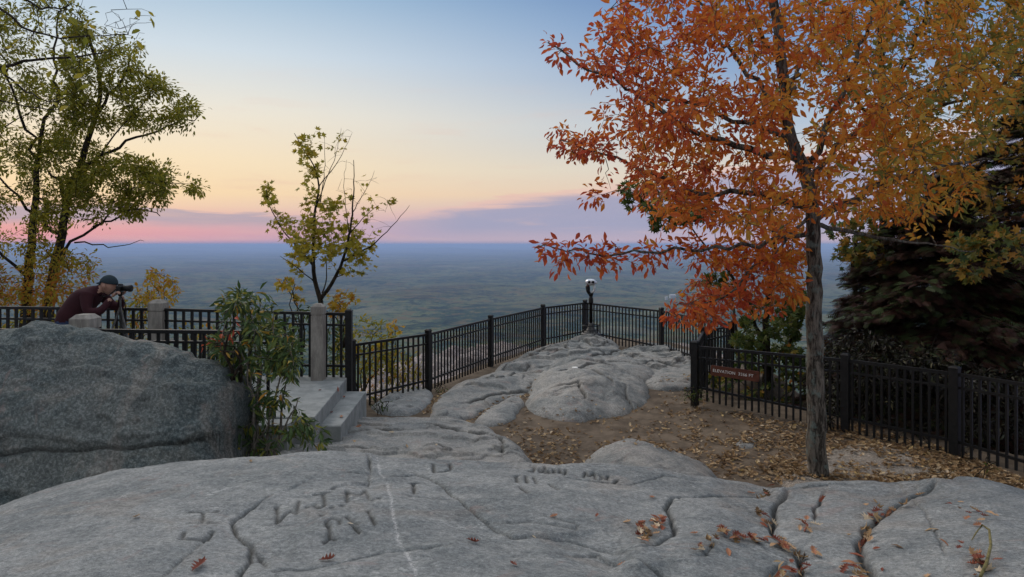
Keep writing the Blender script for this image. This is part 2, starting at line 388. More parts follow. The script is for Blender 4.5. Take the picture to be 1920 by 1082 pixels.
def rock(name, poly, H, base, w_, m, label, cat='rock', res=.03, tilt=(0, 0), lump=.05, lscale=1.2, cracks=.02, seed=0, rough=.012, skirt=.35, strata=0.0, pw=.5, group=None, seams=()):
    poly = smooth_poly(poly, 2)
    xs = [p[0] for p in poly]; ys = [p[1] for p in poly]; pad = w_ * .2 + .12
    X, Y = np.meshgrid(np.arange(min(xs) - pad, max(xs) + pad, res), np.arange(min(ys) - pad, max(ys) + pad, res))
    wx = X + .10 * fbm(X * 1.7 + seed, Y * 1.7, 3); wy = Y + .10 * fbm(X * 1.7 + seed + 40, Y * 1.7 + 7, 3)
    d = poly_sd(wx, wy, poly)
    t = np.clip(d / w_, 0, 1)
    prof = (1 - (1 - t) ** 2) ** pw
    cx, cy = sum(xs) / len(xs), sum(ys) / len(ys)
    Zt = H + tilt[0] * (X - cx) + tilt[1] * (Y - cy) + lump * fbm(X * lscale + seed * 3.1, Y * lscale + seed, 4, .5)
    Z = base + Zt * prof + rough * fbm(X * 7 + seed, Y * 7, 3) * np.clip(t * 3, 0, 1)
    # organic cracks and small ledges
    n1 = fbm(X * .55 + seed * 5 + .5 * fbm(X * 1.5, Y * 1.5 + seed, 2), Y * 1.05 + seed * 2 + .25 * fbm(X * 2, Y * 2 + 5, 2), 3)
    g1 = np.exp(-(n1 / .010) ** 2); g1 *= np.clip(fbm(X * .8 + seed, Y * .8 + 31, 2) * 3 + .5, 0, 1)
    n2 = fbm(X * .9 + seed * 7 + 90, Y * 2.2 + seed, 3); g2 = np.exp(-((n2 - .12) / .014) ** 2) * np.clip(fbm(X * 1.3 + 3, Y * 1.3 + seed, 2) * 3 + .2, 0, 1)
    Z -= (cracks * g1 + cracks * .7 * g2) * np.clip(t * 2, 0, 1)
    Z += cracks * .9 * np.tanh(n1 / .02) * np.clip(t * 1.5, 0, 1)
    if strata: Z += strata * np.tanh((n2 - .12) / .025) * np.clip(t, 0, 1)
    sm_ = np.zeros(X.shape)
    for sl in seams:
        pw2 = [G(u, v, base + H * .8) for u, v in sl]
        dd, sg = seg_dist(wx + .02 * fbm(X * 9, Y * 9, 2), wy, pw2); g = np.exp(-(dd / .016) ** 2)
        (ax, ay), (bx_, by_) = pw2[0], pw2[-1]
        e = np.clip(np.minimum(np.hypot(X - ax, Y - ay), np.hypot(X - bx_, Y - by_)) / .2, .15, 1); g = g * e
        Z -= .045 * g + .035 * np.exp(-(dd / .14) ** 2) * (sg < 0) * e; sm_ = np.maximum(sm_, g)
    Z = np.where(d < 0, base + d * 3.0 + 0 * Z, Z)
    keep = d > -(skirt / 3.0)
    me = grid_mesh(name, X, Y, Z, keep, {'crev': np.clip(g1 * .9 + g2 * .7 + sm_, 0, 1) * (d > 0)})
    return link(name, me, m, label=label, cat=cat, group=group)

# ------------------------------------------------------------------ fence line (world points, from the picture at fence-height depth)
ZG, ZT = .2, 1.21
def FP(u, v, zt=ZT):
    Y = (CZ - zt) * F / (v - HZ); return Vector(((u - 960) / F * Y, Y, 0))
fl = [FP(660, 645), FP(803, 625), FP(920, 597), FP(1018, 576), FP(1097, 567), FP(1240, 582), FP(1371, 608)]
fr = [FP(1371, 608), FP(1319, 620), FP(1303, 648), FP(1585, 673), FP(1790, 698), FP(1960, 724), FP(2300, 800)]

# ------------------------------------------------------------------ ground
plateau = [(-16, 10.6), (-3.0, 10.5)] + [(p.x - .15, p.y + .35) for p in fl[1:4]] + [(2.2, 19.3), (4.2, 17.6), (5.2, 13.4), (4.2, 12.4), (3.6, 11.0), (5.0, 9.9), (6.4, 8.0), (9, 5), (16, 3), (16, -12), (-16, -12)]
X, Y = np.meshgrid(np.arange(-15.9, 16, .08), np.arange(-6, 30, .08))
d = poly_sd(X, Y, plateau)
Z = .2 + .03 * fbm(X * .8, Y * .8, 4) + .012 * fbm(X * 4, Y * 4, 3)
Z = Z + np.exp(-((X - 3.6) ** 2 + (Y - 10) ** 2) / 1.2) * .12
Z = np.where(d < 0, Z + d * .85 + .25 * fbm(X * .5, Y * .5, 4) * np.clip(-d, 0, 1), Z)
me = grid_mesh('ground', X, Y, Z)
ground = link('ground', me, M['dirt'], kind='structure')

# valley: one sheet from the mountainside to the horizon
m, nt = mat('valley_forest')
tcn = nt.n('ShaderNodeTexCoord'); v = tcn.outputs['Object']
n1 = nt.noise(v, .0009, 8, .72, .4); n2 = nt.noise(v, .006, 6, .8); n3 = nt.noise(v, .00022, 6, .6, .5); n4 = nt.noise(v, .0005, 6, .65, 1.0)
c = nt.mix(nt.ss(n1, .44, .56), (.042, .075, .038, 1), (.135, .165, .075, 1))
c = nt.mix(nt.m('MULTIPLY', nt.ss(n2, .51, .60), .8), c, (.20, .16, .06, 1))
c = nt.mix(nt.m('MULTIPLY', nt.ss(n2, .49, .41), .8), c, (.010, .018, .012, 1))
c = nt.mix(nt.m('MULTIPLY', nt.ss(n3, .5, .64), .45), c, (.12, .075, .03, 1))
c = nt.mix(nt.m('MULTIPLY', nt.ss(n4, .665, .70), .55), c, (.30, .27, .18, 1))
vo = nt.n('ShaderNodeTexVoronoi'); vo.inputs['Scale'].default_value = .0016; nt.put(vo.inputs['Vector'], v)
vs = nt.n('ShaderNodeSeparateColor'); nt.t.links.new(vo.outputs['Color'], vs.inputs[0])
c = nt.mix(nt.m('MULTIPLY', nt.m('MULTIPLY', nt.ss(vs.outputs[0], .10, .06), nt.ss(n4, .50, .58)), .7), c, (.28, .25, .16, 1))
c = nt.mix(nt.m('MULTIPLY', nt.ss(nt.noise(v, .003, 3, .6), .56, .62), .45), c, (.15, .095, .04, 1))
finish(nt, c, 1.0, nt.m('ADD', n1, nt.m('MULTIPLY', n2, .5)), 1.0, 160, spec=0)
M['valley'] = m
rad = np.concatenate([np.linspace(21, 1500, 70), np.geomspace(1520, 125000, 420)]); ang = np.linspace(R(-75), R(75), 420)
A, RR = np.meshgrid(ang, rad)
X = np.sin(A) * RR; Y = np.cos(A) * RR
Zs = -5 - .40 * (RR - 20)
Zs = np.maximum(Zs, -600)
hill = fbm(X / 2600, Y / 2600, 5, .5) * 75 + fbm(X / 420, Y / 420, 3) * 14
hill += np.clip(fbm(X / 14000 + 3, Y / 9000 + 8, 3), 0, 1) * 520 * np.clip((RR - 30000) / 50000, 0, 1)
Z = Zs + np.where(RR > 1200, np.clip((RR - 1200) / 800, 0, 1) * (hill + 0), fbm(X / 60, Y / 60, 4) * np.clip((RR - 30) / 80, 0, 1) * 8)
link('valley_terrain', grid_mesh('valley_terrain', X, Y, Z), M['valley'], kind='structure')

# haze over the whole country
m, nt = mat('haze_air')
out = nt.n('ShaderNodeOutputMaterial'); pv = nt.n('ShaderNodeVolumePrincipled')
pv.inputs['Color'].default_value = (.46, .62, .98, 1); pv.inputs['Density'].default_value = 3.7e-5; pv.inputs['Anisotropy'].default_value = 0.0
nt.t.links.new(pv.outputs[0], out.inputs['Volume'])
MB().box((-135000, -60, -705), (135000, 135000, 32)).build('haze', m, kind='stuff')

# distant buildings in the valley
bw = simple('white_cladding', (.36, .36, .36, 1), (.44, .44, .44, 1), .1)
def far_building(u, v, wid, dep, h, label):
    Yd = (CZ + 585) * F / (v - HZ); x = (u - 960) / F * Yd
    b = MB()
    x0, x1, y0, y1, z0 = x - wid / 2, x + wid / 2, Yd, Yd + dep, -620
    b.box((x0, y0, z0), (x1, y1, -585 + h))
    zr = -585 + h
    b.add([(x0 - 3, y0 - 3, zr), (x1 + 3, y0 - 3, zr), (x1 + 3, y1 + 3, zr), (x0 - 3, y1 + 3, zr), (x0 - 3, (y0 + y1) / 2, zr + h * .5), (x1 + 3, (y0 + y1) / 2, zr + h * .5)],
          [(0, 1, 5, 4), (2, 3, 4, 5), (1, 2, 5), (3, 0, 4), (3, 2, 1, 0)])
    b.build('warehouse', bw, label=label, cat='building', group='white buildings far off in the valley')
far_building(1262, 556, 60, 60, 14, 'white long building in the valley just left of the red leaf sprays')
far_building(1250, 559, 22, 40, 10, 'small white shed in the valley, left neighbour of the long white building')

# ------------------------------------------------------------------ rocks
# foreground slab: crest traced at about five metres
cr = [(-700, 1350), (-300, 1100), (0, 948), (90, 915), (200, 886), (230, 880), (330, 868), (420, 859), (500, 856), (560, 847), (620, 844), (690, 848), (715, 855), (760, 857), (850, 862), (960, 868), (1100, 868), (1240, 872), (1350, 880), (1440, 886), (1500, 890), (1560, 888), (1650, 886), (1760, 884), (1820, 888), (1880, 905), (1925, 920), (2200, 1010), (2500, 1200)]
cu = np.array([c[0] for c in cr], float); cvv = np.array([c[1] for c in cr], float)
YC = 4.9
cxs = (cu - 960) / F * YC; czs = CZ - (cvv - HZ) / F * YC
X, Y = np.meshgrid(np.arange(-4.6, 5.0, .0095), np.arange(2.1, 6.1, .0125))
def fg_z(X, Y):
    zc = np.interp(X, cxs, czs)
    # away from the crest the profile is smoother
    zs = sum(np.interp(X + o, cxs, czs) for o in (-.5, -.25, 0, .25, .5)) / 5
    k = np.clip((YC - Y) / 1.2, 0, 1); z = zc * (1 - k) + zs * k
    z = z + .03 * np.sin((YC - Y) * 1.1) - .012 * (YC - Y) + .035 * fbm(X * .7 + 5, Y * .7 + 2, 3) * np.clip((YC - Y) / .8, 0, 1)
    return z
fgz = lambda x, y: float(fg_z(np.array([[x]]), np.array([[y]]))[0, 0])
def FG(u, v):
    Yd = 4.2
    for _ in range(14):
        z = fgz((u - 960) / F * Yd, min(Yd, YC)); Yd = .5 * Yd + .5 * min((CZ - z) * F / (v - HZ), YC + .02)
    return ((u - 960) / F * Yd, Yd)
Z = fg_z(X, Y)
over = np.clip(Y - YC + .05 * fbm(X * 2, Y * 0 + 4, 2), 0, 9)
Z = np.where(over > 0, Z - 1.5 * over ** 2 - .25 * over, Z)
crev = np.zeros(X.shape); vein = np.zeros(X.shape)
wob = .02 * fbm(X * 6, Y * 6, 3); wob2 = .02 * fbm(X * 6 + 50, Y * 6 + 9, 3)
def crack(pts, depth=.03, w_=.014, roll=.03, rw=.14, hi=1, dark=.7):
    global Z, crev
    pw_ = [FG(*p) for p in pts]
    dd, sd_ = seg_dist(X + wob, Y + wob2, pw_)
    (ax, ay), (bx, by) = pw_[0], pw_[-1]
    e = np.clip(np.minimum(np.hypot(X - ax, Y - ay), np.hypot(X - bx, Y - by)) / .15, 0, 1)
    e = np.where(dd < .3, np.maximum(e, 0), 1)
    w_ *= .65; depth *= 1.1; dark = min(1, dark * 1.4)
    g = np.exp(-(dd / w_) ** 2)
    Z = Z - depth * g * (.3 + .7 * e) - roll * np.exp(-dd / rw) * (sd_ == hi) * e - roll * .0
    Z = Z - np.where(sd_ != hi, roll * np.exp(-(dd / (rw * 2.2)) ** 2), 0) * e
    crev = np.maximum(crev, g * dark * (.3 + .7 * e))
crack([(448, 1090), (452, 1060), (470, 1030), (470, 1005), (442, 985), (436, 965), (465, 945), (510, 925)], .03, .014, .03, .12, 1)
crack([(500, 1046), (515, 1052), (640, 1046), (720, 1024), (755, 1021), (850, 1012)], .02, .014, .03, .14, -1, .4)
crack([(470, 1005), (495, 1030), (503, 1050)], .02, .014, .015, .1, -1)
crack([(690, 848), (697, 882)], .03, .014, .012, .08, 1)
crack([(697, 882), (640, 883)], .03, .01, .01, .06, -1)
crack([(695, 884), (690, 905)], .02, .01, .0, .06, -1)
crack([(725, 890), (780, 880), (820, 894), (860, 925), (905, 960), (960, 990), (1010, 985)], .022, .012, .035, .16, 1, .5)
crack([(730, 920), (800, 922), (850, 926)], .012, .012, .008, .08, -1, .3)
crack([(960, 990), (1060, 988), (1150, 1003), (1205, 1010)], .02, .02, .02, .14, -1, .35)
crack([(905, 962), (1000, 966), (1080, 975), (1085, 968), (1010, 955)], .015, .014, .01, .1, 1, .3)
crack([(1205, 1010), (1262, 978), (1262, 950), (1246, 935), (1262, 915), (1330, 906), (1450, 896)], .035, .018, .055, .16, -1)
crack([(1262, 912), (1300, 925), (1380, 928), (1450, 935)], .02, .014, .02, .1, -1, .4)
crack([(1200, 1034), (1240, 1046), (1275, 1066), (1290, 1090)], .05, .02, .05, .14, 1, .9)
crack([(1030, 1020), (1120, 1008), (1200, 1034)], .015, .014, .02, .14, 1, .4)
crack([(1050, 893), (1180, 898), (1240, 880), (1340, 885)], .02, .012, .02, .1, -1, .4)
crack([(1340, 884), (1420, 893), (1500, 892), (1640, 888)], .02, .012, .02, .1, -1, .5)
crack([(1475, 897), (1450, 918), (1452, 945), (1446, 968), (1475, 985), (1502, 1000), (1502, 1040), (1480, 1090)], .045, .024, .07, .17, 1, .8)
crack([(1545, 905), (1530, 925), (1524, 950)], .03, .016, .03, .12, 1)
crack([(1760, 893), (1700, 912), (1660, 935), (1622, 964), (1612, 990), (1622, 1020), (1640, 1050), (1650, 1090)], .05, .026, .08, .18, 1, .8)
crack([(1710, 915), (1740, 960), (1765, 1010), (1772, 1040)], .012, .01, .02, .2, 1, .3)
crack([(1480, 1010), (1440, 1045), (1415, 1090)], .02, .014, .02, .12, -1, .4)
crack([(1345, 1000), (1320, 1018), (1285, 1024)], .018, .013, .025, .1, -1, .5)
crack([(290, 1090), (330, 1050), (380, 1010), (400, 985)], .012, .012, .018, .15, 1, .35)
# carved letters: W.J.M, P, a sideways H, J, name strokes
S = [  # (strokes in photo pixels)
 [(519, 941), (520, 968), (545, 952), (557, 958), (560, 932)],
 [(590, 922), (618, 918)], [(606, 922), (609, 945), (600, 950), (588, 944)],
 [(651, 938), (650, 916), (674, 925), (684, 911), (692, 932), (700, 934)],
 [(613, 983), (612, 975), (622, 969), (636, 972), (637, 979)], [(617, 980), (618, 1000)], [(609, 1007), (618, 1000), (628, 1003)],
 [(650, 965), (662, 974), (672, 977)], [(690, 955), (697, 965), (703, 977)], [(662, 980), (674, 991)],
 [(355, 958), (408, 955)], [(355, 978), (402, 974)], [(382, 957), (378, 976)],
 [(341, 1005), (388, 1003), (398, 990)], [(346, 992), (341, 1005)],
 [(770, 897), (786, 895)], [(775, 898), (777, 915)], [(812, 868), (814, 880)], [(822, 880), (835, 880), (846, 876), (843, 869)],
 [(994, 873), (1002, 874), (999, 881), (992, 880)], [(1010, 878), (1014, 881), (1018, 877), (1013, 875)], [(1022, 873), (1022, 882), (1028, 878), (1032, 883)], [(1037, 883), (1038, 877), (1044, 882)], [(1048, 883), (1049, 877), (1055, 882)], [(1060, 878), (1057, 887)],
 [(1094, 889), (1097, 881), (1105, 887), (1113, 881), (1117, 890)], [(1124, 884), (1130, 887), (1124, 890)], [(1140, 884), (1136, 889), (1142, 891)], [(1130, 895), (1150, 896), (1158, 890)],
 [(962, 892), (974, 890)], [(968, 893), (970, 903)], [(985, 890), (988, 904)], [(1000, 893), (1006, 904)], [(975, 912), (990, 922)], [(1030, 905), (1046, 915)],
]
for st in S:
    pw_ = [FG(*p) for p in st]
    dd, _ = seg_dist(X + wob * .25, Y + wob2 * .25, pw_)
    g = np.exp(-(dd / .0105) ** 2) * (1.0 + .7 * fbm(X * 9, Y * 9, 2)); g = np.clip(g, 0, 1); Z = Z - .022 * g; crev = np.maximum(crev, g * 1.0)
for (u, v) in [(576, 947), (622, 948), (640, 946), (710, 930), (604, 962), (625, 912)]:
    px, py = FG(u, v); g = np.exp(-((X - px) ** 2 + (Y - py) ** 2) / .0155 ** 2); Z = Z - .02 * g; crev = np.maximum(crev, g * .9)
dd, _ = seg_dist(X + wob * .5, Y + wob2 * .5, [FG(*p) for p in [(708, 853), (713, 880), (726, 900), (733, 930), (738, 960), (745, 1000), (764, 1030), (776, 1062), (784, 1095)]])
vein = np.exp(-(dd / (.0055 * (1 + 1.6 * fbm(X * 9, Y * 9, 2)))) ** 2) * .65; Z = Z - .006 * np.exp(-(dd / .03) ** 2)
Z = Z + .008 * fbm(X * 3 + Y * 1.5 + 3, Y * 7 - X * 2, 5, .62) + .0025 * fbm(X * 22, Y * 30, 2)
keep = Z > -.2
fgo = link('foreground_rock', grid_mesh('foreground_rock', X, Y, Z, keep, {'crev': crev, 'vein': vein}), M['rock'],
     label='huge flat granite slab with carved initials and leaf-filled cracks in front', cat='rock')

# tall boulder at the left
bt = [(-900, 900), (-500, 720), (-200, 640), (0, 614), (60, 601), (130, 606), (200, 626), (300, 652), (400, 676), (428, 690), (445, 730), (455, 800), (462, 900)]
bx = np.array([(p[0] - 960) / F * 6.5 for p in bt]); bz = np.array([CZ - (p[1] - HZ) / F * 6.5 for p in bt])
X, Y = np.meshgrid(np.arange(-7.8, -2.3, .02), np.arange(4.95, 7.3, .0085))
zc = np.interp(X, bx, bz)
y0 = 5.35 + .12 * fbm(X * .8, X * 0 + 2, 3) + np.clip((X + 3.0) * 1.0, 0, 1)
t = np.clip((Y - y0) / (6.5 - y0), 0, 1); tb = np.clip((7.25 - Y) / .75, 0, 1)
pr = np.where(Y < 6.5, (.12 + .88 * (1 - (1 - t) ** 1.5)) * np.clip(t * 14, 0, 1), (1 - (1 - tb) ** 2.4) ** (1 / 2.4))
Z = (zc - .0) * pr + 0.0
Z = np.where(Y < y0, -.3, Z)
P3 = np.stack([X, Y, Z], -1)
gy, gx = np.gradient(Z, .0085, .02); N = np.stack([-gx, -gy, np.ones_like(Z)], -1); N /= np.linalg.norm(N, axis=-1, keepdims=True)
ck = 1.02 - .0 * X + .1 * fbm(X * 1.2, X * 0 + 9, 3) + np.clip(-(X + 4.3), 0, 3) * .22
gz = np.exp(-((Z - ck) / .010) ** 2) * (Y < 6.4)
lowr = .025 * (1 / (1 + np.exp((Z - ck) / .02)))
ck2 = 1.32 + (X + 4.6) * .5; g2 = np.exp(-((Z - ck2) / .015) ** 2) * (X < -4.0) * (Y < 6.4) * 0
dis = .05 * fbm(X * 1.1 + 4, Z * 1.3 + Y, 5, .55) + .02 * np.tanh(fbm(X * .9 + Z * 1.6, Z * 2.0 - X * .4, 4) / .05) + .012 * fbm(X * 8, Z * 8 + Y * 5, 3) - .045 * gz - lowr - .05 * np.exp(-((X + 4.05 + .3 * (Z - 1.5)) / .05) ** 2) * np.clip((Z - 1.3) * 3, 0, 1)
P3 = P3 + N * dis[..., None]
keep = P3[..., 2] > -.25
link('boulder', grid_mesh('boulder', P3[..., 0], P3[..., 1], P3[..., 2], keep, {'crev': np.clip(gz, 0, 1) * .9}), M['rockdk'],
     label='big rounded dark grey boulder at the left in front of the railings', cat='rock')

Gp = lambda pts, z=.24: [G(u, v, z) for u, v in pts]
# middle slab, behind the foreground slab and beside the steps (rises towards the camera)
poly = [G(560, 800, .5), G(600, 790, .4), G(640, 778, .33), G(700, 770, .35), G(790, 770, .35), G(885, 778, .30), G(935, 810, .28), G(1000, 868, .25), (.35, 6.8), (.1, 5.6), (-2.6, 5.6), (-2.9, 7.0)]
rock('middle_slab', poly, .25, .2, .45, M['rock2'], 'flat grey slab beside the concrete steps, with a stepped right edge', tilt=(0, -.085), lump=.06, cracks=.014, seed=2, res=.016, strata=.02, seams=[[(790, 792), (870, 800), (915, 814), (900, 835), (815, 872)], [(915, 814), (942, 840), (936, 870)], [(690, 802), (765, 806)]])
rock('ledge_rock', Gp([(690, 770), (715, 748), (760, 733), (805, 729), (815, 745), (795, 770), (740, 785)], .2), .12, .17, .25, M['rock'], 'dark grey rock lump under the first fence post beside the steps', seed=5, lump=.05)
rock('long_rock', Gp([(800, 790), (812, 750), (850, 722), (905, 702), (960, 694), (1003, 705), (1000, 728), (950, 748), (905, 768), (860, 792)]), .17, .18, .45, M['rock2'], 'long smooth pale rock sloping along the left fence', seed=3, lump=.09, cracks=.03, res=.018, seams=[[(860, 750), (920, 738), (990, 722)], [(905, 702), (930, 716), (990, 700)]])
rock('small_rock', Gp([(885, 792), (905, 768), (950, 745), (982, 740), (984, 760), (962, 785), (925, 797)]), .12, .18, .3, M['rock2'], 'small rounded rock tucked against the leaf-filled gap', seed=9, lump=.03, cracks=.008)
rock('central_boulder', Gp([(988, 772), (985, 740), (1005, 705), (1060, 690), (1130, 690), (1200, 705), (1222, 735), (1218, 760), (1150, 778), (1060, 786)], .25), .38, .17, .95, M['rock2'], 'broad humped boulder in the middle of the lookout with a white disc on top', seed=12, lump=.12, cracks=.018, res=.018, tilt=(-.02, .05), pw=.62, seams=[[(1095, 695), (1130, 700), (1152, 722)], [(1045, 722), (1088, 724), (1096, 742)], [(1168, 712), (1193, 742), (1200, 765)], [(1040, 702), (1080, 696), (1120, 688)]])
rock('lobed_rock', Gp([(1090, 700), (1110, 680), (1165, 670), (1215, 682), (1232, 700), (1220, 714), (1150, 716)], .3), .26, .2, .6, M['rock2'], 'darker lobed rock joined to the right back of the central boulder', seed=15, lump=.06, cracks=.02)
rock('summit_ledge', Gp([(900, 712), (925, 684), (985, 660), (1040, 643), (1075, 628), (1130, 626), (1160, 640), (1170, 662), (1160, 690), (1080, 705), (1000, 720)], .3) , .26, .14, .7, M['rock2'], 'cracked stepped ledge carrying the coin viewer', seed=21, lump=.12, lscale=1.0, cracks=.035, strata=.035, res=.018, seams=[[(935, 694), (985, 668), (1010, 672), (1045, 658)], [(1000, 660), (1040, 652), (1075, 662), (1110, 653)], [(1075, 640), (1110, 650), (1155, 641)], [(935, 712), (975, 700), (998, 684)], [(1085, 674), (1130, 665), (1160, 650)]])
rock('right_ledge', Gp([(1140, 668), (1170, 650), (1230, 648), (1300, 656), (1350, 672), (1360, 700), (1310, 715), (1240, 705), (1160, 700)], .25), .20, .14, .6, M['rock2'], 'flat layered ledge along the right viewpoint fence', seed=25, lump=.09, cracks=.03, strata=.03, res=.02, seams=[[(1165, 664), (1210, 672), (1275, 669)], [(1180, 688), (1240, 679), (1305, 690)], [(1150, 650), (1172, 670)]])
rock('low_rock', Gp([(1200, 716), (1215, 695), (1270, 688), (1330, 694), (1345, 708), (1300, 722), (1240, 726)], .28), .12, .2, .3, M['rock2'], 'low pale rock right of the central boulder', seed=28, lump=.03, cracks=.01)
rock('dome_rock', [G(1075, 872, .3), G(1100, 850, .3), G(1150, 838, .3), G(1220, 842, .3), G(1290, 856, .3), G(1340, 876, .3), (2.2, 5.6), (.8, 5.6)], .36, .17, .75, M['rock2'], 'pale rounded rock top peeping up right behind the foreground slab', seed=31, lump=.05, cracks=.01)
rock('tree_slab', Gp([(1440, 905), (1480, 872), (1550, 836), (1640, 830), (1720, 846), (1790, 880), (1830, 930), (1600, 960)], .22), .14, .14, .4, M['rockbr'], 'brown flat slab beneath the orange tree trunk', seed=35, lump=.02, cracks=.008)
rock('buried_stone', Gp([(1375, 830), (1392, 815), (1420, 817), (1428, 830), (1400, 838)], .25), .08, .17, .1, M['rock2'], 'small stone poking out of the leaf litter left of the trunk', seed=38, lump=.02, cracks=.0)
# pale pink bedrock shelf outside the fence
rock('outer_shelf', Gp([(640, 770), (655, 720), (700, 678), (780, 662), (850, 648), (925, 640), (1010, 642), (1030, 660), (960, 700), (860, 735), (760, 775)], -.75), .4, -1.15, 1.2, M['rockpk'], 'pale pink bedrock shelf outside the left viewpoint fence', seed=41, lump=.25, cracks=.06, strata=.08, res=.06, skirt=1.5)
rock('outer_ledge', Gp([(1120, 655), (1150, 640), (1230, 640), (1320, 648), (1380, 662), (1380, 690), (1200, 690)], -.2), .35, -.5, .8, M['rockpk'], 'pale rock rim outside the right viewpoint fence', seed=44, lump=.15, cracks=.05, res=.06, skirt=1.5)

# ------------------------------------------------------------------ walkway, steps
b = MB(); b.box((-16, 7.35, -.4), (-2.42, 10.15, .80)); b.build('walkway', M['concrete'], kind='structure')
t = empty('concrete_steps', (-2.3, 8.8, .2), label='two grey concrete steps leading up to the railed walkway', cat='steps')
A0, A1 = Vector((-2.40, 10.05)), Vector((-2.20, 7.62))        # edge of landing
B0, B1 = Vector((-2.09, 9.80)), Vector((-1.99, 7.93))
def prism(pts, z0, z1):
    n = len(pts); bv = .012
    c = sum((Vector(p) for p in pts), Vector((0, 0))) / n
    V = [(p[0], p[1], z0) for p in pts] + [(p[0], p[1], z1 - bv) for p in pts] + [tuple(Vector(p) + (c - Vector(p)).normalized() * bv) + (z1,) for p in pts]
    Fs = [tuple(reversed(range(n))), tuple(range(2 * n, 3 * n))]
    for l in range(2):
        for i in range(n): j = (i + 1) % n; Fs.append((l * n + i, l * n + j, (l + 1) * n + j, (l + 1) * n + i))
    return V, Fs
V, Fs = prism([(-3.4, 7.62), (A1.x, A1.y), (A0.x, A0.y), (-3.4, 10.05)], .1, .822); MB().add(V, Fs).build('landing', M['concrete'], t)
V, Fs = prism([(-2.5, 7.95), (B1.x, B1.y), (B0.x, B0.y), (-2.5, 9.80)], .05, .64); MB().add(V, Fs).build('tread', M['concrete'], t)

# ------------------------------------------------------------------ fences and railings
unit = MB().box((-.5, -.5, 0), (.5, .5, 1)).mesh('picket')
unit.materials.append(M['black'])
def stone_post(u, v, Yd, wpx, zb, label):
    p = P(u, v, Yd); h = p.z - zb; s = wpx / F * Yd / 2
    t = empty('railing_post', (p.x, Yd, zb), label=label, cat='post', group='square weathered posts of the railings')
    b = MB(); b.box((p.x - s, Yd - s, zb - .05), (p.x + s, Yd + s, p.z - .17)); b.build('shaft', M['post'], t)
    b = MB(); b.box((p.x - s * .9, Yd - s * .9, p.z - .17), (p.x + s * .9, Yd + s * .9, p.z - .15))
    b.box((p.x - s * 1.02, Yd - s * 1.02, p.z - .15), (p.x + s * 1.02, Yd + s * 1.02, p.z), bev=.045)
    b.build('post_cap', M['post'], t)
def fence(name, label, pts, group=None, posts=None, sp=.117, pw_=.026, postw=.085, mid=.165, bot=.22, cat='fence', railw=.04, cut=0):
    """pts: (Vector xy, zbase, ztop)"""
    t = empty(name, (pts[0][0].x, pts[0][0].y, pts[0][1]), label=label, cat=cat, group=group)
    posts = posts if posts is not None else list(range(len(pts)))
    for i in posts:
        p, zb, zt = pts[i]
        b = MB(); s = postw / 2; b.box((-s, -s, zb - .08), (s, s, zt + .045)); b.box((-s * 1.12, -s * 1.12, zt + .045), (s * 1.12, s * 1.12, zt + .075), bev=.02)
        q = pts[min(i + 1, len(pts) - 1)][0] - pts[max(i - 1, 0)][0] if 0 < i < len(pts) - 1 else (pts[1][0] - pts[0][0] if i == 0 else pts[-1][0] - pts[-2][0])
        rot = Matrix.Translation((p.x, p.y, 0)) @ Matrix.Rotation(math.atan2(q.y, q.x), 4, 'Z')
        b.V = [tuple(rot @ Vector(v)) for v in b.V]
        b.build('post', M['black'], t)
    for i in range(len(pts) - 1):
        (a, za, ta), (c, zc_, tc_) = pts[i], pts[i + 1]
        dv = c - a; L_ = dv.length; an = math.atan2(dv.y, dv.x); n = dv.normalized(); side = Vector((-n.y, n.x, 0)) * (railw / 2)
        pan = empty('fence_panel'); pan.parent = t; pan.matrix_parent_inverse = Matrix.Translation(-t.location)
        for off, th, base in ((0, .04, 't'), (-mid, .028, 't'), (bot, .032, 'b')):
            z0 = (ta if base == 't' else za) + off; z1 = (tc_ if base == 't' else zc_) + off
            k = 1.0 if base == 't' and off == 0 else .75
            V = []
            for q, z in ((a, z0), (c, z1)):
                for sgn, dz in ((-1, -th), (1, -th), (1, 0), (-1, 0)):
                    V.append((q.x + side.x * sgn * k, q.y + side.y * sgn * k, z + dz))
            MB().add(V, [(0, 1, 5, 4), (1, 2, 6, 5), (2, 3, 7, 6), (3, 0, 4, 7), (3, 2, 1, 0), (4, 5, 6, 7)]).build('rail', M['black'], pan)
        cnt = max(1, int(round(L_ / sp)))
        for k in range(1, cnt):
            f = k / cnt; q = a + dv * f; zb = za + (zc_ - za) * f; zt = ta + (tc_ - ta) * f
            o = bpy.data.objects.new('picket', unit); col.objects.link(o); o.parent = pan
            o.location = (q.x, q.y, zb + .02); o.rotation_euler = (0, 0, an); o.scale = (pw_, pw_ * .9, zt - zb - .055)
            o.matrix_parent_inverse = Matrix.Translation(-t.location) if False else Matrix.Identity(4)
            # the panel's own world transform is identity
    return t
zb_l = [.17, .2, .2, .22, .24, .16, .2]
fence('viewpoint_fence', 'long black picket fence running up to the corner behind the coin viewer', [(fl[i], zb_l[i], ZT) for i in range(5)])
fence('corner_fence', 'black picket fence from the coin viewer corner down to the right', [(fl[i], zb_l[i], ZT) for i in (4, 5, 6)], posts=[1, 2])
fence('return_fence', 'short dense black fence stretch turning back toward the sign', [(fr[0] + Vector((-.02, -.1, 0)), .2, ZT), (fr[1], .25, ZT), (fr[2], .38, ZT)], posts=[1])
zr = [.38, .22, .18, .12, .1]
rf = fence('sign_fence', 'black picket fence carrying the brown elevation sign, passing behind the tree', [(fr[i + 2], zr[i], ZT + (0.0)) for i in range(5)], postw=.10, sp=.094)
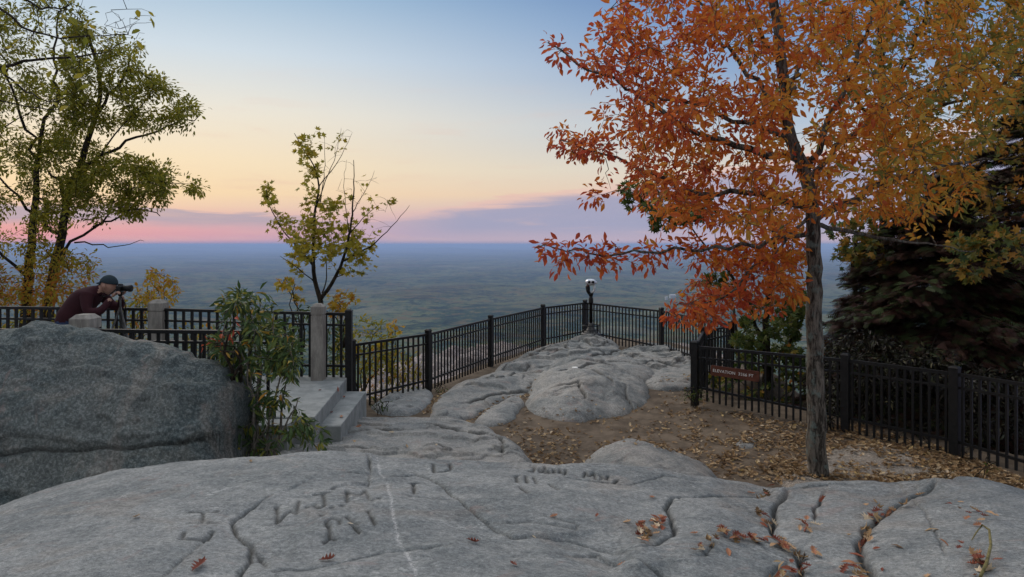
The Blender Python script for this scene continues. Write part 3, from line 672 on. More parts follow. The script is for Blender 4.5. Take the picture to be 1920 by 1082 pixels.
# walkway railings
def rl(u, Yd): return Vector(((u - 960) / F * Yd, Yd, 0))
fence('back_railing', 'far walkway railing running from the left edge to the black gate post', [(rl(-330, 9.9), .84, 1.88), (rl(297, 9.9), .82, 1.825), (rl(597, 9.9), .81, 1.765), (rl(654, 9.9), .80, 1.755)], posts=[], sp=.122, pw_=.034, mid=.165, bot=.2, cat='railing', railw=.07)
fence('front_railing', 'nearer walkway railing half hidden by the boulder and the bush', [(rl(-500, 7.5), .84, 1.82), (rl(160, 7.5), .84, 1.82), (rl(520, 7.5), .82, 1.80)], posts=[], sp=.100, pw_=.030, mid=.12, bot=.2, cat='railing', railw=.06)
p = P(654, 580, 9.9); t = empty('gate_post', (p.x, 9.9, .6), label='tall square black post where the walkway railing meets the fence', cat='post')
b = MB(); b.box((p.x - .045, 9.86, .55), (p.x + .045, 9.95, p.z - .03)); b.build('shaft', M['black'], t)
b = MB(); b.box((p.x - .052, 9.853, p.z - .03), (p.x + .052, 9.957, p.z), bev=.02); b.build('post_cap', M['black'], t)
stone_post(160, 589, 7.5, 37, .8, 'stubby grey post top showing just over the boulder near the photographer')
stone_post(297, 562, 9.9, 26, .8, 'grey post in the far railing between the photographer and the bush')
stone_post(597, 569, 9.72, 22, .82, 'tall grey post standing on the landing beside the steps')

# ------------------------------------------------------------------ elevation sign
a, c = fr[2], fr[3]; dv = (c - a).normalized(); nrm = Vector((dv.y, -dv.x, 0))
if nrm.y > 0: nrm = -nrm
def on_fence(u):       # param where pixel column u meets the fence line
    k = (u - 960) / F; s_ = (k * a.y - a.x) / (dv.x - k * dv.y); return s_
s0, s1 = on_fence(1334), on_fence(1425); Lg = s1 - s0
zs0 = CZ - (693 - HZ) / F * (a + dv * s0).y; zs1 = CZ - (706 - HZ) / F * (a + dv * s1).y
org = a + dv * s0 + nrm * .03; org.z = zs0
ex = (dv * Lg + Vector((0, 0, zs1 - zs0))).normalized(); ez = (Vector((0, 0, 1)) - ex * ex.z).normalized(); ey = ez.cross(ex)
Msign = Matrix.Translation(org) @ Matrix((ex, ey, ez)).transposed().to_4x4()
L3 = (dv * Lg).length; hs = .15
t = empty('elevation_sign', tuple(org), label='brown routed board reading ELEVATION 3266 FT hung on the fence', cat='sign')
V = []; Fs = []
prof = [(0, -hs / 2 + .02), (.012, -hs / 2), (L3 - .012, -hs / 2), (L3, -hs / 2 + .02), (L3, hs / 2 - .02), (L3 - .012, hs / 2), (.012, hs / 2), (0, hs / 2 - .02)]
for yy in (-.012, .012): V += [Msign @ Vector((x_, yy, z_)) for x_, z_ in prof]
n = 8; Fs = [tuple(reversed(range(n))), tuple(range(n, 2 * n))] + [((i + 1) % n, i, n + i, n + (i + 1) % n) for i in range(n)]
MB().add(V, [tuple(reversed(f)) for f in Fs]).build('board', M['sign'], t)
fc = bpy.data.curves.new('lettering', 'FONT'); fc.body = 'ELEVATION  3266 FT'; fc.size = .094; fc.extrude = .002; fc.align_x = 'CENTER'; fc.align_y = 'CENTER'; fc.space_character = 1.08
fo = bpy.data.objects.new('tmp_text', fc); col.objects.link(fo); bpy.context.view_layer.update()
tm = bpy.data.meshes.new_from_object(fo.evaluated_get(bpy.context.evaluated_depsgraph_get())); bpy.data.objects.remove(fo)
xs_ = [v.co.x for v in tm.vertices]; sc = (L3 * .83) / (max(xs_) - min(xs_)); cxm = (max(xs_) + min(xs_)) / 2
sgn = 1 if (Msign.to_3x3() @ Vector((0, -1, 0))).dot(nrm) > 0 else -1
for v_ in tm.vertices:
    v_.co = Msign @ Vector((L3 * .47 + (v_.co.x - cxm) * sc, -sgn * (.0135 + v_.co.z), v_.co.y * min(sc, 1.15)))
tm.materials.clear(); link('lettering', tm, M['white'], t)
b = MB()
for x_ in (.05, L3 - .05): b.tube([Msign @ Vector((x_, -sgn * .012, .04)), Msign @ Vector((x_, -sgn * .019, .04))], .008, 8)
b.build('bolt', M['wornblack'], t)

# ------------------------------------------------------------------ coin viewer
vp = P(1108, 628, 17.6); vx, vy, vz = vp.x, vp.y, vp.z
t = empty('coin_viewer', (vx, vy, vz), label='coin-operated binocular viewer with silver head on a black pedestal', cat='viewer')
MB().lathe([(.25, -.1), (.25, .03), (.235, .055), (.20, .06), (.185, .075), (.12, .13), (.085, .19), (.065, .26), (.052, .30), (.045, .31)], (vx, vy, vz)).build('pedestal', M['wornblack'], t)
b = MB(); b.torus((vx, vy, vz + .13), .205, .011); b.torus((vx, vy, vz + .25), .215, .011)
for k in range(6):
    a_ = k * math.pi / 3 + .3; b.tube([(vx + .205 * math.cos(a_), vy + .205 * math.sin(a_), vz + .04), (vx + .215 * math.cos(a_), vy + .215 * math.sin(a_), vz + .25)], .009, 6)
b.build('foot_ring', M['black'], t)
MB().lathe([(.046, .28), (.043, .80), (.058, .80), (.062, .84), (.062, .92), (.055, .95), (.045, .97), (.045, 1.03)], (vx, vy, vz), 20).build('pole', M['black'], t)
b = MB(); b.lathe([(.05, 1.0), (.062, 1.05), (.07, 1.08)], (vx, vy, vz), 20)
b.tube([(vx - .03, vy, vz + 1.05), (vx - .07, vy, vz + 1.12), (vx - .085, vy - .01, vz + 1.24), (vx - .075, vy, vz + 1.3)], [.035, .05, .058, .04], 12)
b.build('neck', M['black'], t)
b = MB(); b.tube([(vx + .02, vy, vz + 1.06), (vx + .075, vy, vz + 1.12), (vx + .095, vy, vz + 1.2), (vx + .085, vy, vz + 1.32)], [.02, .03, .026, .02], 10)
b.build('yoke', M['silver'], t)
# head: rounded housing along the viewing axis
b = MB()
axis = Matrix.Rotation(R(90), 4, 'X') @ Matrix.Rotation(0, 4, 'Z')
V = []; nr, ns = 14, 20
for i in range(nr + 1):
    th = math.pi * i / nr
    for k in range(ns):
        ph = 2 * math.pi * k / ns
        sx = lambda c_, e: math.copysign(abs(c_) ** e, c_)
        V.append((vx - .01 + .135 * sx(math.sin(th) * math.cos(ph), .75), vy - .15 * sx(math.cos(th), .6), vz + 1.36 + .085 * sx(math.sin(th) * math.sin(ph), .8)))
Fs = [(i * ns + k, i * ns + (k + 1) % ns, (i + 1) * ns + (k + 1) % ns, (i + 1) * ns + k) for i in range(nr) for k in range(ns)]
hd = b.add(V, Fs, True).build('head', M['silver'], t)
for dx in (-.055, .045):
    MB().lathe([(.032, 0), (.036, .03), (.030, .05), (.022, .05)], (vx - .01 + dx, vy - .14, vz + 1.37), 14, Matrix.Rotation(R(90), 4, 'X')).build('eyepiece', M['black'], hd)
MB().lathe([(.03, 0), (.034, .02), (.02, .03)], (vx + .12, vy, vz + 1.35), 14, Matrix.Rotation(R(90), 4, 'Y')).build('pivot_cap', M['silver'], hd)
MB().lathe([(.022, 0), (.022, .012), (.012, .014)], (vx - .085, vy - .06, vz + 1.27), 12, Matrix.Rotation(R(90), 4, 'X')).build('coin_slot', M['sign'], t)

# survey disc
bpy.context.view_layer.update()
dg = bpy.context.evaluated_depsgraph_get()
SOLID = ('ground', 'rock', 'slab', 'boulder', 'ledge', 'stone', 'landing', 'tread', 'walkway', 'shelf')
def drop(x, y, z0=6.0):
    o = Vector((x, y, z0))
    for _ in range(8):
        hit, loc, nor, idx, ob, mt = scn.ray_cast(dg, o, Vector((0, 0, -1)))
        if not hit: return None
        if any(s in ob.name for s in SOLID): return loc, nor
        o = loc - Vector((0, 0, .002))
    return None
sx_, sy_ = G(1078, 691, .52); hit = drop(sx_, sy_)
MB().lathe([(.055, -.01), (.055, .006), (.048, .010)], hit[0], 20).build('survey_disc', M['white'], label='small white round marker disc set on the central boulder', cat='marker')

# ------------------------------------------------------------------ leaves
def lobed(spec, fold=.0):
    """fan outline from the leaf centre line; spec = list of (x, y) on one side from base to tip"""
    up = [(x, y) for x, y in spec]; dn = [(x, -y) for x, y in reversed(spec)]
    return up, dn
def template(kind):
    if kind == 'oval':
        V = [(0, 0, 0), (.22, .14, .05), (.52, .21, .08), (.82, .11, .0), (1, 0, -.12), (.82, -.11, .0), (.52, -.21, .08), (.22, -.14, .05), (.5, 0, 0)]
        Fs = [(0, 1, 2, 8), (8, 2, 3, 4), (8, 4, 5, 6), (0, 8, 6, 7)]
    elif kind == 'long':
        V = [(0, 0, 0), (.25, .10, .02), (.6, .13, .0), (1, 0, -.22), (.6, -.13, .0), (.25, -.10, .02), (.5, 0, -.02)]
        Fs = [(0, 1, 2, 6), (6, 2, 3), (6, 3, 4), (0, 6, 4, 5)]
    elif kind == 'maple':
        V = [(.35, 0, 0)]; out = []
        for a_, r_ in ((180, .35), (140, .30), (112, .52), (85, .28), (48, .66), (22, .32), (0, .68), (-22, .32), (-48, .66), (-85, .28), (-112, .52), (-140, .30)):
            V.append((.35 + r_ * math.cos(R(a_)), r_ * math.sin(R(a_)), .10 * r_ * (1 if abs(a_) > 30 else -1)))
        Fs = [(0, i, i + 1) if i < 12 else (0, 12, 1) for i in range(1, 13)]
    elif kind == 'oak':
        sp = [(0, .02), (.12, .05), (.22, .20), (.30, .08), (.42, .30), (.50, .10), (.62, .34), (.70, .12), (.84, .22), (.88, .08)]
        V = [(x, y, .12 * y + .04 * math.sin(x * 6)) for x, y in sp] + [(1.02, 0, 0)] + [(x, -y, .16 * y + .04 * math.sin(x * 6)) for x, y in reversed(sp)]
        mid = [(x, 0, -.02 + .04 * math.sin(x * 6)) for x, y in sp]; b0 = len(V); V += mid
        n_ = len(sp); Fs = []
        for i in range(n_ - 1):
            Fs.append((b0 + i, b0 + i + 1, i + 1, i)); Fs.append((b0 + i + 1, b0 + i, 2 * n_ - i, 2 * n_ - i - 1))
        Fs += [(b0 + n_ - 1, n_, n_ - 1), (b0 + n_ - 1, n_ + 1, n_)]
    elif kind == 'spray':        # flat hemlock spray: feathered twig
        V = [(0, 0, 0), (1, 0, -.12)]; Fs = []
        V = []; 
        for i in range(7):
            x = .08 + i * .13; l = .34 * (1 - (i / 7.5) ** 1.5) + .06; z = -.12 * x * x
            for sgn in (-1, 1):
                b0 = len(V); V += [(x - .035, 0, z), (x + .035, 0, z), (x + .13 + .02, sgn * l, z - .05), (x + .07, sgn * l, z - .05)]; Fs.append((b0, b0 + 1, b0 + 2, b0 + 3) if sgn > 0 else (b0 + 3, b0 + 2, b0 + 1, b0))
        b0 = len(V); V += [(0, .012, 0), (0, -.012, 0), (1.02, 0, -.12)]; Fs.append((b0, b0 + 1, b0 + 2))
    return np.array(V, float), Fs
TPL = {k: template(k) for k in ('oval', 'long', 'maple', 'oak', 'spray')}
def leaves_mesh(name, pos, dirs, nors, size, kind, rnd, bend=None):
    V0, Fs = TPL[kind]; N_ = len(pos)
    if bend is None: bend = rng.normal(size=N_) * .22
    pos = np.asarray(pos, float); d_ = np.asarray(dirs, float); d_ /= np.linalg.norm(d_, axis=1, keepdims=True) + 1e-9
    n_ = np.asarray(nors, float); n_ = n_ - d_ * (n_ * d_).sum(1, keepdims=True); n_ /= np.linalg.norm(n_, axis=1, keepdims=True) + 1e-9
    s_ = np.cross(n_, d_)
    size = np.broadcast_to(np.asarray(size, float), (N_,))
    V1 = np.broadcast_to(V0, (N_,) + V0.shape).copy()
    if bend is not None: V1[..., 2] += bend[:, None] * (V0[None, :, 1] ** 2 * 3 + (V0[None, :, 0] - .4) ** 2)
    W = pos[:, None] + size[:, None, None] * (V1[..., 0:1] * d_[:, None] + V1[..., 1:2] * s_[:, None] + V1[..., 2:3] * n_[:, None])
    nv = len(V0); sizes = np.tile([len(f) for f in Fs], N_); flat = np.array([i for f in Fs for i in f])
    ff = (np.arange(N_)[:, None] * nv + flat[None]).ravel()
    return mesh_np(name, W.reshape(-1, 3), ff, sizes, False, {'rnd': ('FACE', np.repeat(np.clip(rnd, 0, 1), len(Fs)))})

# ------------------------------------------------------------------ trees
def grow(limbs, pts, step=.13, jit=.03, rtip=.004, back=.35, ng=3, maxr=.03, sag=0.0, arc=.10):
    """limbs: [(points, r0, r1)] explicit; pts: cluster points joined to the nearest wood. Returns MB and the twig polylines."""
    b = MB(); nodes = []; base = None
    for k, (lp, r0, r1) in enumerate(limbs):
        lp = [Vector(p) for p in lp]
        # resample with a smooth curve
        q = []
        for i in range(len(lp) - 1):
            p0 = lp[max(i - 1, 0)]; p1 = lp[i]; p2 = lp[i + 1]; p3 = lp[min(i + 2, len(lp) - 1)]
            n_ = max(2, int((p2 - p1).length / (step * 1.0)))
            for j in range(n_):
                t_ = j / n_; q.append(.5 * ((2 * p1) + (p2 - p0) * t_ + (2 * p0 - 5 * p1 + 4 * p2 - p3) * t_ ** 2 + (-p0 + 3 * p1 - 3 * p2 + p3) * t_ ** 3))
        q.append(lp[-1])
        j_ = jit * (1 if k else .35)
        for i in range(1, len(q) - 1): q[i] = q[i] + Vector(rng.normal(size=3)) * j_ * min(1, (1.2 if k else 1) * .6)
        rr = [r0 + (r1 - r0) * (i / (len(q) - 1)) ** .8 for i in range(len(q))]
        if k == 0:
            for i in range(min(3, len(q))): rr[i] *= 1.0 + .3 * (1 - i / 3)
        b.tube(q, rr, 12 if r0 > .05 else 7, cap=True)
        nodes += q
    pts = np.asarray([tuple(p) for p in pts]); NP = np.array([tuple(n_) for n_ in nodes])
    twigs = []
    if len(pts):
        D = np.array([np.min(np.linalg.norm(NP - p, axis=1)) for p in pts]); order = np.argsort(D)
        cap_ = len(NP) + len(pts) * 40; buf = np.zeros((cap_, 3)); buf[:len(NP)] = NP; m_ = len(NP)
        for i in order:
            p = pts[i]; dd = np.linalg.norm(buf[:m_] - p, axis=1); j = int(np.argmin(dd))
            # start a little further back along the wood so twigs leave at an angle
            cand = np.where(dd < dd[j] + back * min(1, dd[j]))[0]; j = int(rng.choice(cand)) if len(cand) else j
            a = buf[j]; L_ = np.linalg.norm(p - a)
            if L_ < .02: continue
            n_ = max(2, int(L_ / step)); off = rng.normal(size=3) * L_ * arc; off[2] += L_ * (.06 - sag)
            q = [a + (p - a) * t_ + off * math.sin(math.pi * t_) for t_ in np.linspace(0, 1, n_ + 1)]
            q = [q[0]] + [x + rng.normal(size=3) * jit * .4 for x in q[1:-1]] + [q[-1]]
            k2 = q[1:][:38]; buf[m_:m_ + len(k2)] = k2; m_ += len(k2)
            r0 = min(maxr, rtip * (1 + L_ * 1.6)); rr = np.linspace(r0, rtip * .6, len(q))
            b.tube(q, list(rr), ng, cap=False); twigs.append(q)
            if m_ > cap_ - 50: break
    return b, twigs
def leafify(twigs, per, size, spread=.06, droop=.4, out=None, tail=.75, flat=.5):
    pos, dr, nr = [], [], []
    for q in twigs:
        q = np.asarray(q); L_ = np.linalg.norm(np.diff(q, axis=0), axis=1).sum(); n_ = max(2, rng.poisson(per * (.5 + min(L_, .8))))
        s0 = max(0, 1 - tail / max(L_, .05)) if L_ > tail else 0
        tt = s0 + (1 - s0) * rng.random(n_) ** .8; tt[0] = 1.0
        idx = tt * (len(q) - 1); i0 = np.minimum(idx.astype(int), len(q) - 2); f = (idx - i0)[:, None]
        pp = q[i0] * (1 - f) + q[i0 + 1] * f; tg = q[i0 + 1] - q[i0]; tg /= np.linalg.norm(tg, axis=1, keepdims=True) + 1e-9
        r_ = rng.normal(size=(n_, 3)); r_ -= tg * (r_ * tg).sum(1, keepdims=True); r_ /= np.linalg.norm(r_, axis=1, keepdims=True) + 1e-9
        d_ = tg * .55 + r_ * .8; d_[:, 2] -= droop * rng.random(n_)
        pos.append(pp + r_ * spread * rng.random((n_, 1))); dr.append(d_)
        u_ = rng.normal(size=(n_, 3)) * (1 - flat); u_[:, 2] += flat + .2; nr.append(u_)
    return np.concatenate(pos), np.concatenate(dr), np.concatenate(nr)
def in_poly_pts(poly, n_, Yf, keepf=None):
    xs = [p[0] for p in poly]; ys = [p[1] for p in poly]; out = []
    while len(out) < n_:
        u = rng.uniform(min(xs), max(xs), n_ * 2); v = rng.uniform(min(ys), max(ys), n_ * 2); ok = inside(u, v, poly)
        if keepf is not None: ok &= keepf(u, v)
        for a, b_ in zip(u[ok], v[ok]):
            out.append(P(a, b_, Yf(a, b_)))
            if len(out) >= n_: break
    return out
def PL(pts, Ys):
    n_ = len(pts); return [P(u, v, Ys[0] + (Ys[1] - Ys[0]) * i / (n_ - 1)) for i, (u, v) in enumerate(pts)]
gapn = lambda s, th, o=0: (lambda u, v: fbm(u / s + o, v / (s * .75) + o, 3) > th)
def tree(name, label, limbs, pts, leafkind, leafm, barkm, per, size, rndf, cat='tree', base=None, droop=.4, group=None, flat=.5, spread=.05, tail=.75, leaf_frac=None, crown='crown', **gk):
    b, tw = grow(limbs, pts, **gk)
    base = base or limbs[0][0][0]
    t = empty(name, tuple(base), label=label, cat=cat, group=group)
    b.build('trunk' if cat == 'tree' else 'stem', barkm, t)
    if leaf_frac is not None: tw = [q for q in tw if leaf_frac(q)]
    pos, dr, nr = leafify(tw, per, size, spread, droop, flat=flat, tail=tail)
    n_ = len(pos); sz = size * rng.uniform(.65, 1.25, n_)
    link(crown, leaves_mesh(crown, pos, dr, nr, sz, leafkind, rndf(pos)), leafm, t)
    return t, n_
cnt = {}
px_u = lambda pos: pos[:, 0] / pos[:, 1] * F + 960
px_v = lambda pos: HZ + (CZ - pos[:, 2]) / pos[:, 1] * F

# the orange tree on the right
TY = 7.3
limbs = [
 (PL([(1533, 905), (1531, 800), (1529, 700), (1527, 600), (1526, 500), (1524, 420), (1520, 360), (1505, 310), (1482, 262), (1474, 200), (1462, 90), (1452, -30), (1446, -160)], (TY, TY)), .112, .042),
 (PL([(1502, 300), (1440, 282), (1373, 269), (1301, 243), (1239, 207), (1187, 171), (1151, 150), (1083, 114), (1027, 80)], (TY, 7.0)), .045, .006),
 (PL([(1482, 262), (1430, 245), (1368, 222), (1301, 197), (1240, 178), (1170, 110), (1120, 60)], (TY, 8.3)), .035, .006),
 (PL([(1520, 385), (1446, 372), (1342, 357), (1270, 352), (1213, 321), (1135, 290), (1050, 262)], (TY, 7.4)), .045, .006),
 (PL([(1524, 430), (1435, 455), (1340, 466), (1240, 470), (1135, 478), (1060, 468), (1003, 465)], (TY, 6.6)), .028, .005),
 (PL([(1526, 412), (1575, 386), (1627, 364), (1680, 335), (1756, 312), (1860, 300)], (TY, 7.2)), .05, .010),
 (PL([(1527, 424), (1601, 437), (1705, 455), (1767, 462), (1830, 470)], (TY, 8.2)), .03, .004),
 (PL([(1478, 230), (1420, 150), (1340, 60), (1280, -30), (1250, -90)], (TY, 8.5)), .035, .008),
 (PL([(1466, 120), (1420, 60), (1390, -20), (1370, -90)], (TY, 7.0)), .03, .01),
 (PL([(1510, 325), (1560, 220), (1600, 120), (1640, 10), (1660, -100)], (TY, 7.2)), .04, .01),
 (PL([(1518, 345), (1560, 290), (1630, 230), (1700, 190), (1800, 150), (1900, 120)], (TY, 9.2)), .035, .008),
 (PL([(1474, 200), (1500, 120), (1540, 30), (1560, -80)], (TY, 9.2)), .03, .008),
 (PL([(1522, 400), (1480, 440), (1420, 500), (1340, 560), (1260, 580)], (TY, 7.0)), .022, .004),
]
crown = [(1000, 72), (1060, 88), (1130, 95), (1115, 30), (1180, 0), (1200, -120), (1960, -120), (1960, 60), (1870, 250), (1800, 400), (1720, 420), (1600, 400), (1500, 430), (1400, 450), (1290, 420), (1160, 385), (1090, 372), (1180, 335), (1140, 300), (1040, 285), (1040, 240), (1090, 225), (1160, 180), (1080, 128), (1005, 90)]
def yf(u, v):
    r_ = max(0, 1 - abs(u - 1500) / 520); return 7.5 + rng.normal() * (.25 + 1.0 * r_)
pts = in_poly_pts(crown, 2200, lambda u, v: min(max(yf(u, v), 5.7), 9.3), gapn(70, -.22, 3))
pts += in_poly_pts([(1000, 458), (1150, 462), (1300, 450), (1500, 440), (1500, 490), (1400, 510), (1250, 495), (1180, 505), (1040, 500), (1020, 478)], 110, lambda u, v: 6.6 + (u - 1000) / 500 * 1.2 + rng.normal() * .12)
pts += in_poly_pts([(1250, 585), (1320, 560), (1420, 500), (1500, 450), (1510, 560), (1420, 590), (1330, 610), (1275, 615)], 110, lambda u, v: 7.1 + rng.normal() * .25)
def rnd_main(pos):
    u, v = px_u(pos), px_v(pos)
    return .50 + (u - 1450) / 1100 + .28 * fbm(u / 90, v / 90, 2) + rng.normal(size=len(u)) * .18 - np.clip((v - 440) / 400, 0, .2)
limbs[0][0].insert(0, Vector((limbs[0][0][0].x, TY, .05)))
t, cnt['orange'] = tree('autumn_tree', 'orange-leaved autumn tree with a straight lichen-spotted trunk in front of the sign fence', limbs, pts, 'oval', M['leaf_orange'], M['bark'], 15, .086, rnd_main, jit=.035, step=.14, droop=.5, flat=.35, spread=.13, rtip=.003, arc=.06)

# second tree right behind
limbs = [(PL([(1662, 960), (1660, 700), (1658, 500), (1655, 300), (1653, 180), (1652, 60), (1660, -100)], (12.0, 12.0)), .11, .05),
 (PL([(1654, 190), (1700, 120), (1728, 40), (1740, -60)], (12.0, 9.5)), .05, .02),
 (PL([(1654, 260), (1740, 210), (1850, 170), (1960, 120)], (12.0, 9.0)), .04, .015),
 (PL([(1655, 230), (1600, 180), (1560, 120), (1520, 40)], (12.0, 10.8)), .04, .012),
 (PL([(1657, 330), (1760, 330), (1860, 300), (1960, 280)], (12.0, 9.3)), .035, .012)]
pts = in_poly_pts([(1560, -80), (1960, -80), (1960, 420), (1800, 440), (1620, 360), (1540, 200)], 420, lambda u, v: 10.7 + rng.normal() * .9, gapn(60, -.12, 11))
t, cnt['second'] = tree('maple_tree', 'taller tree with dark limbs and yellow-brown leaves behind the orange tree at right', limbs, pts, 'maple', M['leaf_amber'], M['barkdk'], 11, .095,
    lambda p: .45 * rng.random(len(p)) + .25 + .5 * fbm(p[:, 0] * 1.2, p[:, 2] * 1.2, 2), jit=.05, spread=.12)

# red-leaved tree beyond the fence
Yr = 12.6
limbs = [(PL([(1440, 720), (1437, 640), (1436, 600), (1442, 545), (1452, 480), (1450, 430), (1440, 380)], (Yr, Yr)), .085, .03),
 (PL([(1440, 700), (1400, 560), (1372, 520), (1350, 490), (1325, 465)], (Yr, 12.2)), .05, .02), (PL([(1380, 540), (1410, 510), (1430, 470)], (12.3, 12.6)), .035, .015),
 (PL([(1440, 680), (1475, 650), (1495, 615), (1510, 580)], (Yr, 12.2)), .04, .02), (PL([(1325, 465), (1290, 420), (1270, 380)], (12.2, 12.4)), .02, .01)]
pts = in_poly_pts([(1260, 560), (1330, 490), (1400, 430), (1470, 400), (1520, 440), (1515, 560), (1440, 585), (1360, 560), (1330, 580)], 190, lambda u, v: Yr + rng.normal() * .5, gapn(40, -.12, 5))
t, cnt['red'] = tree('red_tree', 'red-orange leaved tree with forked trunk just beyond the fence', limbs, pts, 'oval', M['leaf_red'], M['barkdk'], 15, .10, lambda p: .2 + rng.random(len(p)) * .8, base=Vector((5, Yr, -2)))
# green oak sapling with it
limbs = [(PL([(1385, 740), (1382, 650), (1378, 600), (1370, 540)], (13.4, 13.4)), .06, .02), (PL([(1380, 640), (1420, 600), (1470, 590)], (13.4, 12.8)), .02, .01)]
pts = in_poly_pts([(1375, 640), (1395, 590), (1440, 560), (1515, 540), (1520, 690), (1460, 700), (1400, 690)], 95, lambda u, v: 12.4 + rng.normal() * .5, gapn(30, -.1, 8))
pts += in_poly_pts([(1210, 420), (1260, 370), (1330, 350), (1340, 400), (1270, 440), (1230, 440)], 45, lambda u, v: 13 + rng.normal() * .3)
pts += in_poly_pts([(1150, 350), (1190, 330), (1260, 330), (1240, 400), (1180, 390)], 22, lambda u, v: 13 + rng.normal() * .3)
pts += in_poly_pts([(1315, 530), (1345, 505), (1375, 520), (1350, 555), (1325, 555)], 12, lambda u, v: 12.8)
t, cnt['oak'] = tree('oak_tree', 'green-leaved young tree between the fence return and the orange tree trunk', limbs, pts, 'maple', M['leaf_green'], M['bark'], 16, .12, lambda p: .2 + rng.random(len(p)) * .6, base=Vector((4.4, 13.4, -2)))
# yellow-green tree right of the trunk
limbs = [(PL([(1590, 800), (1600, 650), (1605, 560), (1600, 480), (1620, 400)], (12, 12)), .07, .02), (PL([(1602, 600), (1650, 540), (1720, 500)], (12, 11.6)), .03, .01)]
pts = in_poly_pts([(1545, 420), (1640, 390), (1740, 430), (1740, 500), (1640, 520), (1560, 500)], 110, lambda u, v: 11.6 + rng.normal() * .4, gapn(35, -.1, 18))
pts += in_poly_pts([(1750, 455), (1820, 440), (1960, 430), (1960, 500), (1850, 510), (1800, 530)], 34, lambda u, v: 9.0 + rng.normal() * .3)
t, cnt['yel'] = tree('yellow_tree', 'olive and yellow leaved tree right of the big trunk, in front of the dark evergreen', limbs, pts, 'maple', M['leaf_amber'], M['barkdk'], 11, .115, lambda p: rng.random(len(p)) * .6, base=Vector((6, 12, -1.5)))

# dark hemlocks
def hemlock(name, label, u0, Yd, vtop, vbase, rpx, n_br, seed, mm='needles'):
    base = P(u0, vbase, Yd); top_ = P(u0, vtop, Yd); Hh = top_.z - base.z; Rm = rpx / F * Yd
    t = empty(name, tuple(base), label=label, cat='tree')
    b = MB(); b.tube([base, (base + top_) / 2, top_], [.13, .08, .015], 9)
    pos, dr, nr = [], [], []
    for i in range(n_br):
        f = (i + rng.random()) / n_br; z = base.z + Hh * (.04 + .95 * f); r_ = Rm * (1 - f) ** .75 * rng.uniform(.65, 1.1) + .15; a_ = rng.uniform(0, 2 * math.pi)
        dx, dy = math.cos(a_), math.sin(a_)
        q = [Vector((base.x + dx * r_ * s_, Yd + dy * r_ * s_, z + r_ * (.10 * s_ - .22 * s_ * s_))) for s_ in np.linspace(0, 1, 7)]
        b.tube(q, [.018 * (1 - .8 * k / 6) for k in range(7)], 4, cap=False)
        m_ = int(22 + r_ * 75)
        s_ = rng.random(m_) ** .7; sp = (1 - .55 * s_) * r_ * .38
        lat = rng.uniform(-1, 1, m_) * sp
        pos.append(np.stack([base.x + dx * r_ * s_ - dy * lat, Yd + dy * r_ * s_ + dx * lat, z + r_ * (.10 * s_ - .22 * s_ * s_) - np.abs(lat) * .12 + rng.normal(size=m_) * .02], -1))
        sg = np.sign(lat)
        dr.append(np.stack([dx * .8 - dy * sg * .7, dy * .8 + dx * sg * .7, -.25 + rng.normal(size=m_) * .15], -1))
        nn = rng.normal(size=(m_, 3)) * .25; nn[:, 2] += 1; nr.append(nn)
    b.build('trunk', M['barkdk'], t)
    pos = np.concatenate(pos); dr = np.concatenate(dr); nr = np.concatenate(nr)
    rn = rng.random(len(pos)) * .8 + .25 * fbm(pos[:, 0] * 1.5 + seed, pos[:, 2] * 1.5, 2)
    link('crown', leaves_mesh('crown', pos, dr, nr, .17 * rng.uniform(.7, 1.3, len(pos)), 'spray', rn), M[mm], t)
    return len(pos)
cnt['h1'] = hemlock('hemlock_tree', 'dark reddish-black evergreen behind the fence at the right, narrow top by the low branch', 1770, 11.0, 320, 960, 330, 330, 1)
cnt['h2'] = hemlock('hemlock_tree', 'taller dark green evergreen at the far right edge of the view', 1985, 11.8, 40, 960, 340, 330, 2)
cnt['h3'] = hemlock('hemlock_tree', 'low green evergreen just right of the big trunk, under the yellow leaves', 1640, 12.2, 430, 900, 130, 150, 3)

# ------------------------------------------------------------------ left side trees
Yl = 14.0
wind = gapn(60, -.10, 21)
limbs = [(PL([(46, 640), (50, 560), (55, 500), (60, 440), (66, 370), (70, 300)], (Yl, Yl)), .12, .05),
 (PL([(70, 300), (52, 240), (32, 200), (10, 120), (-10, 60)], (Yl, 13.5)), .035, .015), (PL([(70, 300), (90, 230), (110, 170), (100, 90), (120, 20)], (Yl, 14.5)), .045, .015),
 (PL([(64, 400), (20, 350), (-40, 320)], (Yl, 13.5)), .035, .015), (PL([(52, 530), (10, 480), (-40, 450)], (Yl, 13.5)), .04, .02)]
pts = in_poly_pts([(-120, -60), (140, -40), (180, 60), (160, 200), (150, 420), (80, 470), (-120, 480)], 420, lambda u, v: Yl + rng.normal() * 1.0, wind)
pts += in_poly_pts([(-60, 470), (120, 480), (190, 470), (190, 500), (170, 580), (-60, 590)], 110, lambda u, v: 13.2 + rng.normal() * .5, gapn(40, -.1, 2))
t, cnt['la'] = tree('leaning_oak', 'leftmost thick-trunked tree with olive and rusty leaves beyond the railing', limbs, pts, 'oval', M['leaf_olive'], M['barkdk'], 44, .085,
     lambda p: rng.random(len(p)) * .6 + np.clip((px_v(p) - 380) / 300, 0, .5), base=Vector((-10, Yl, -2)), jit=.06, step=.2, cat='tree', flat=.6, spread=.2, arc=.06)
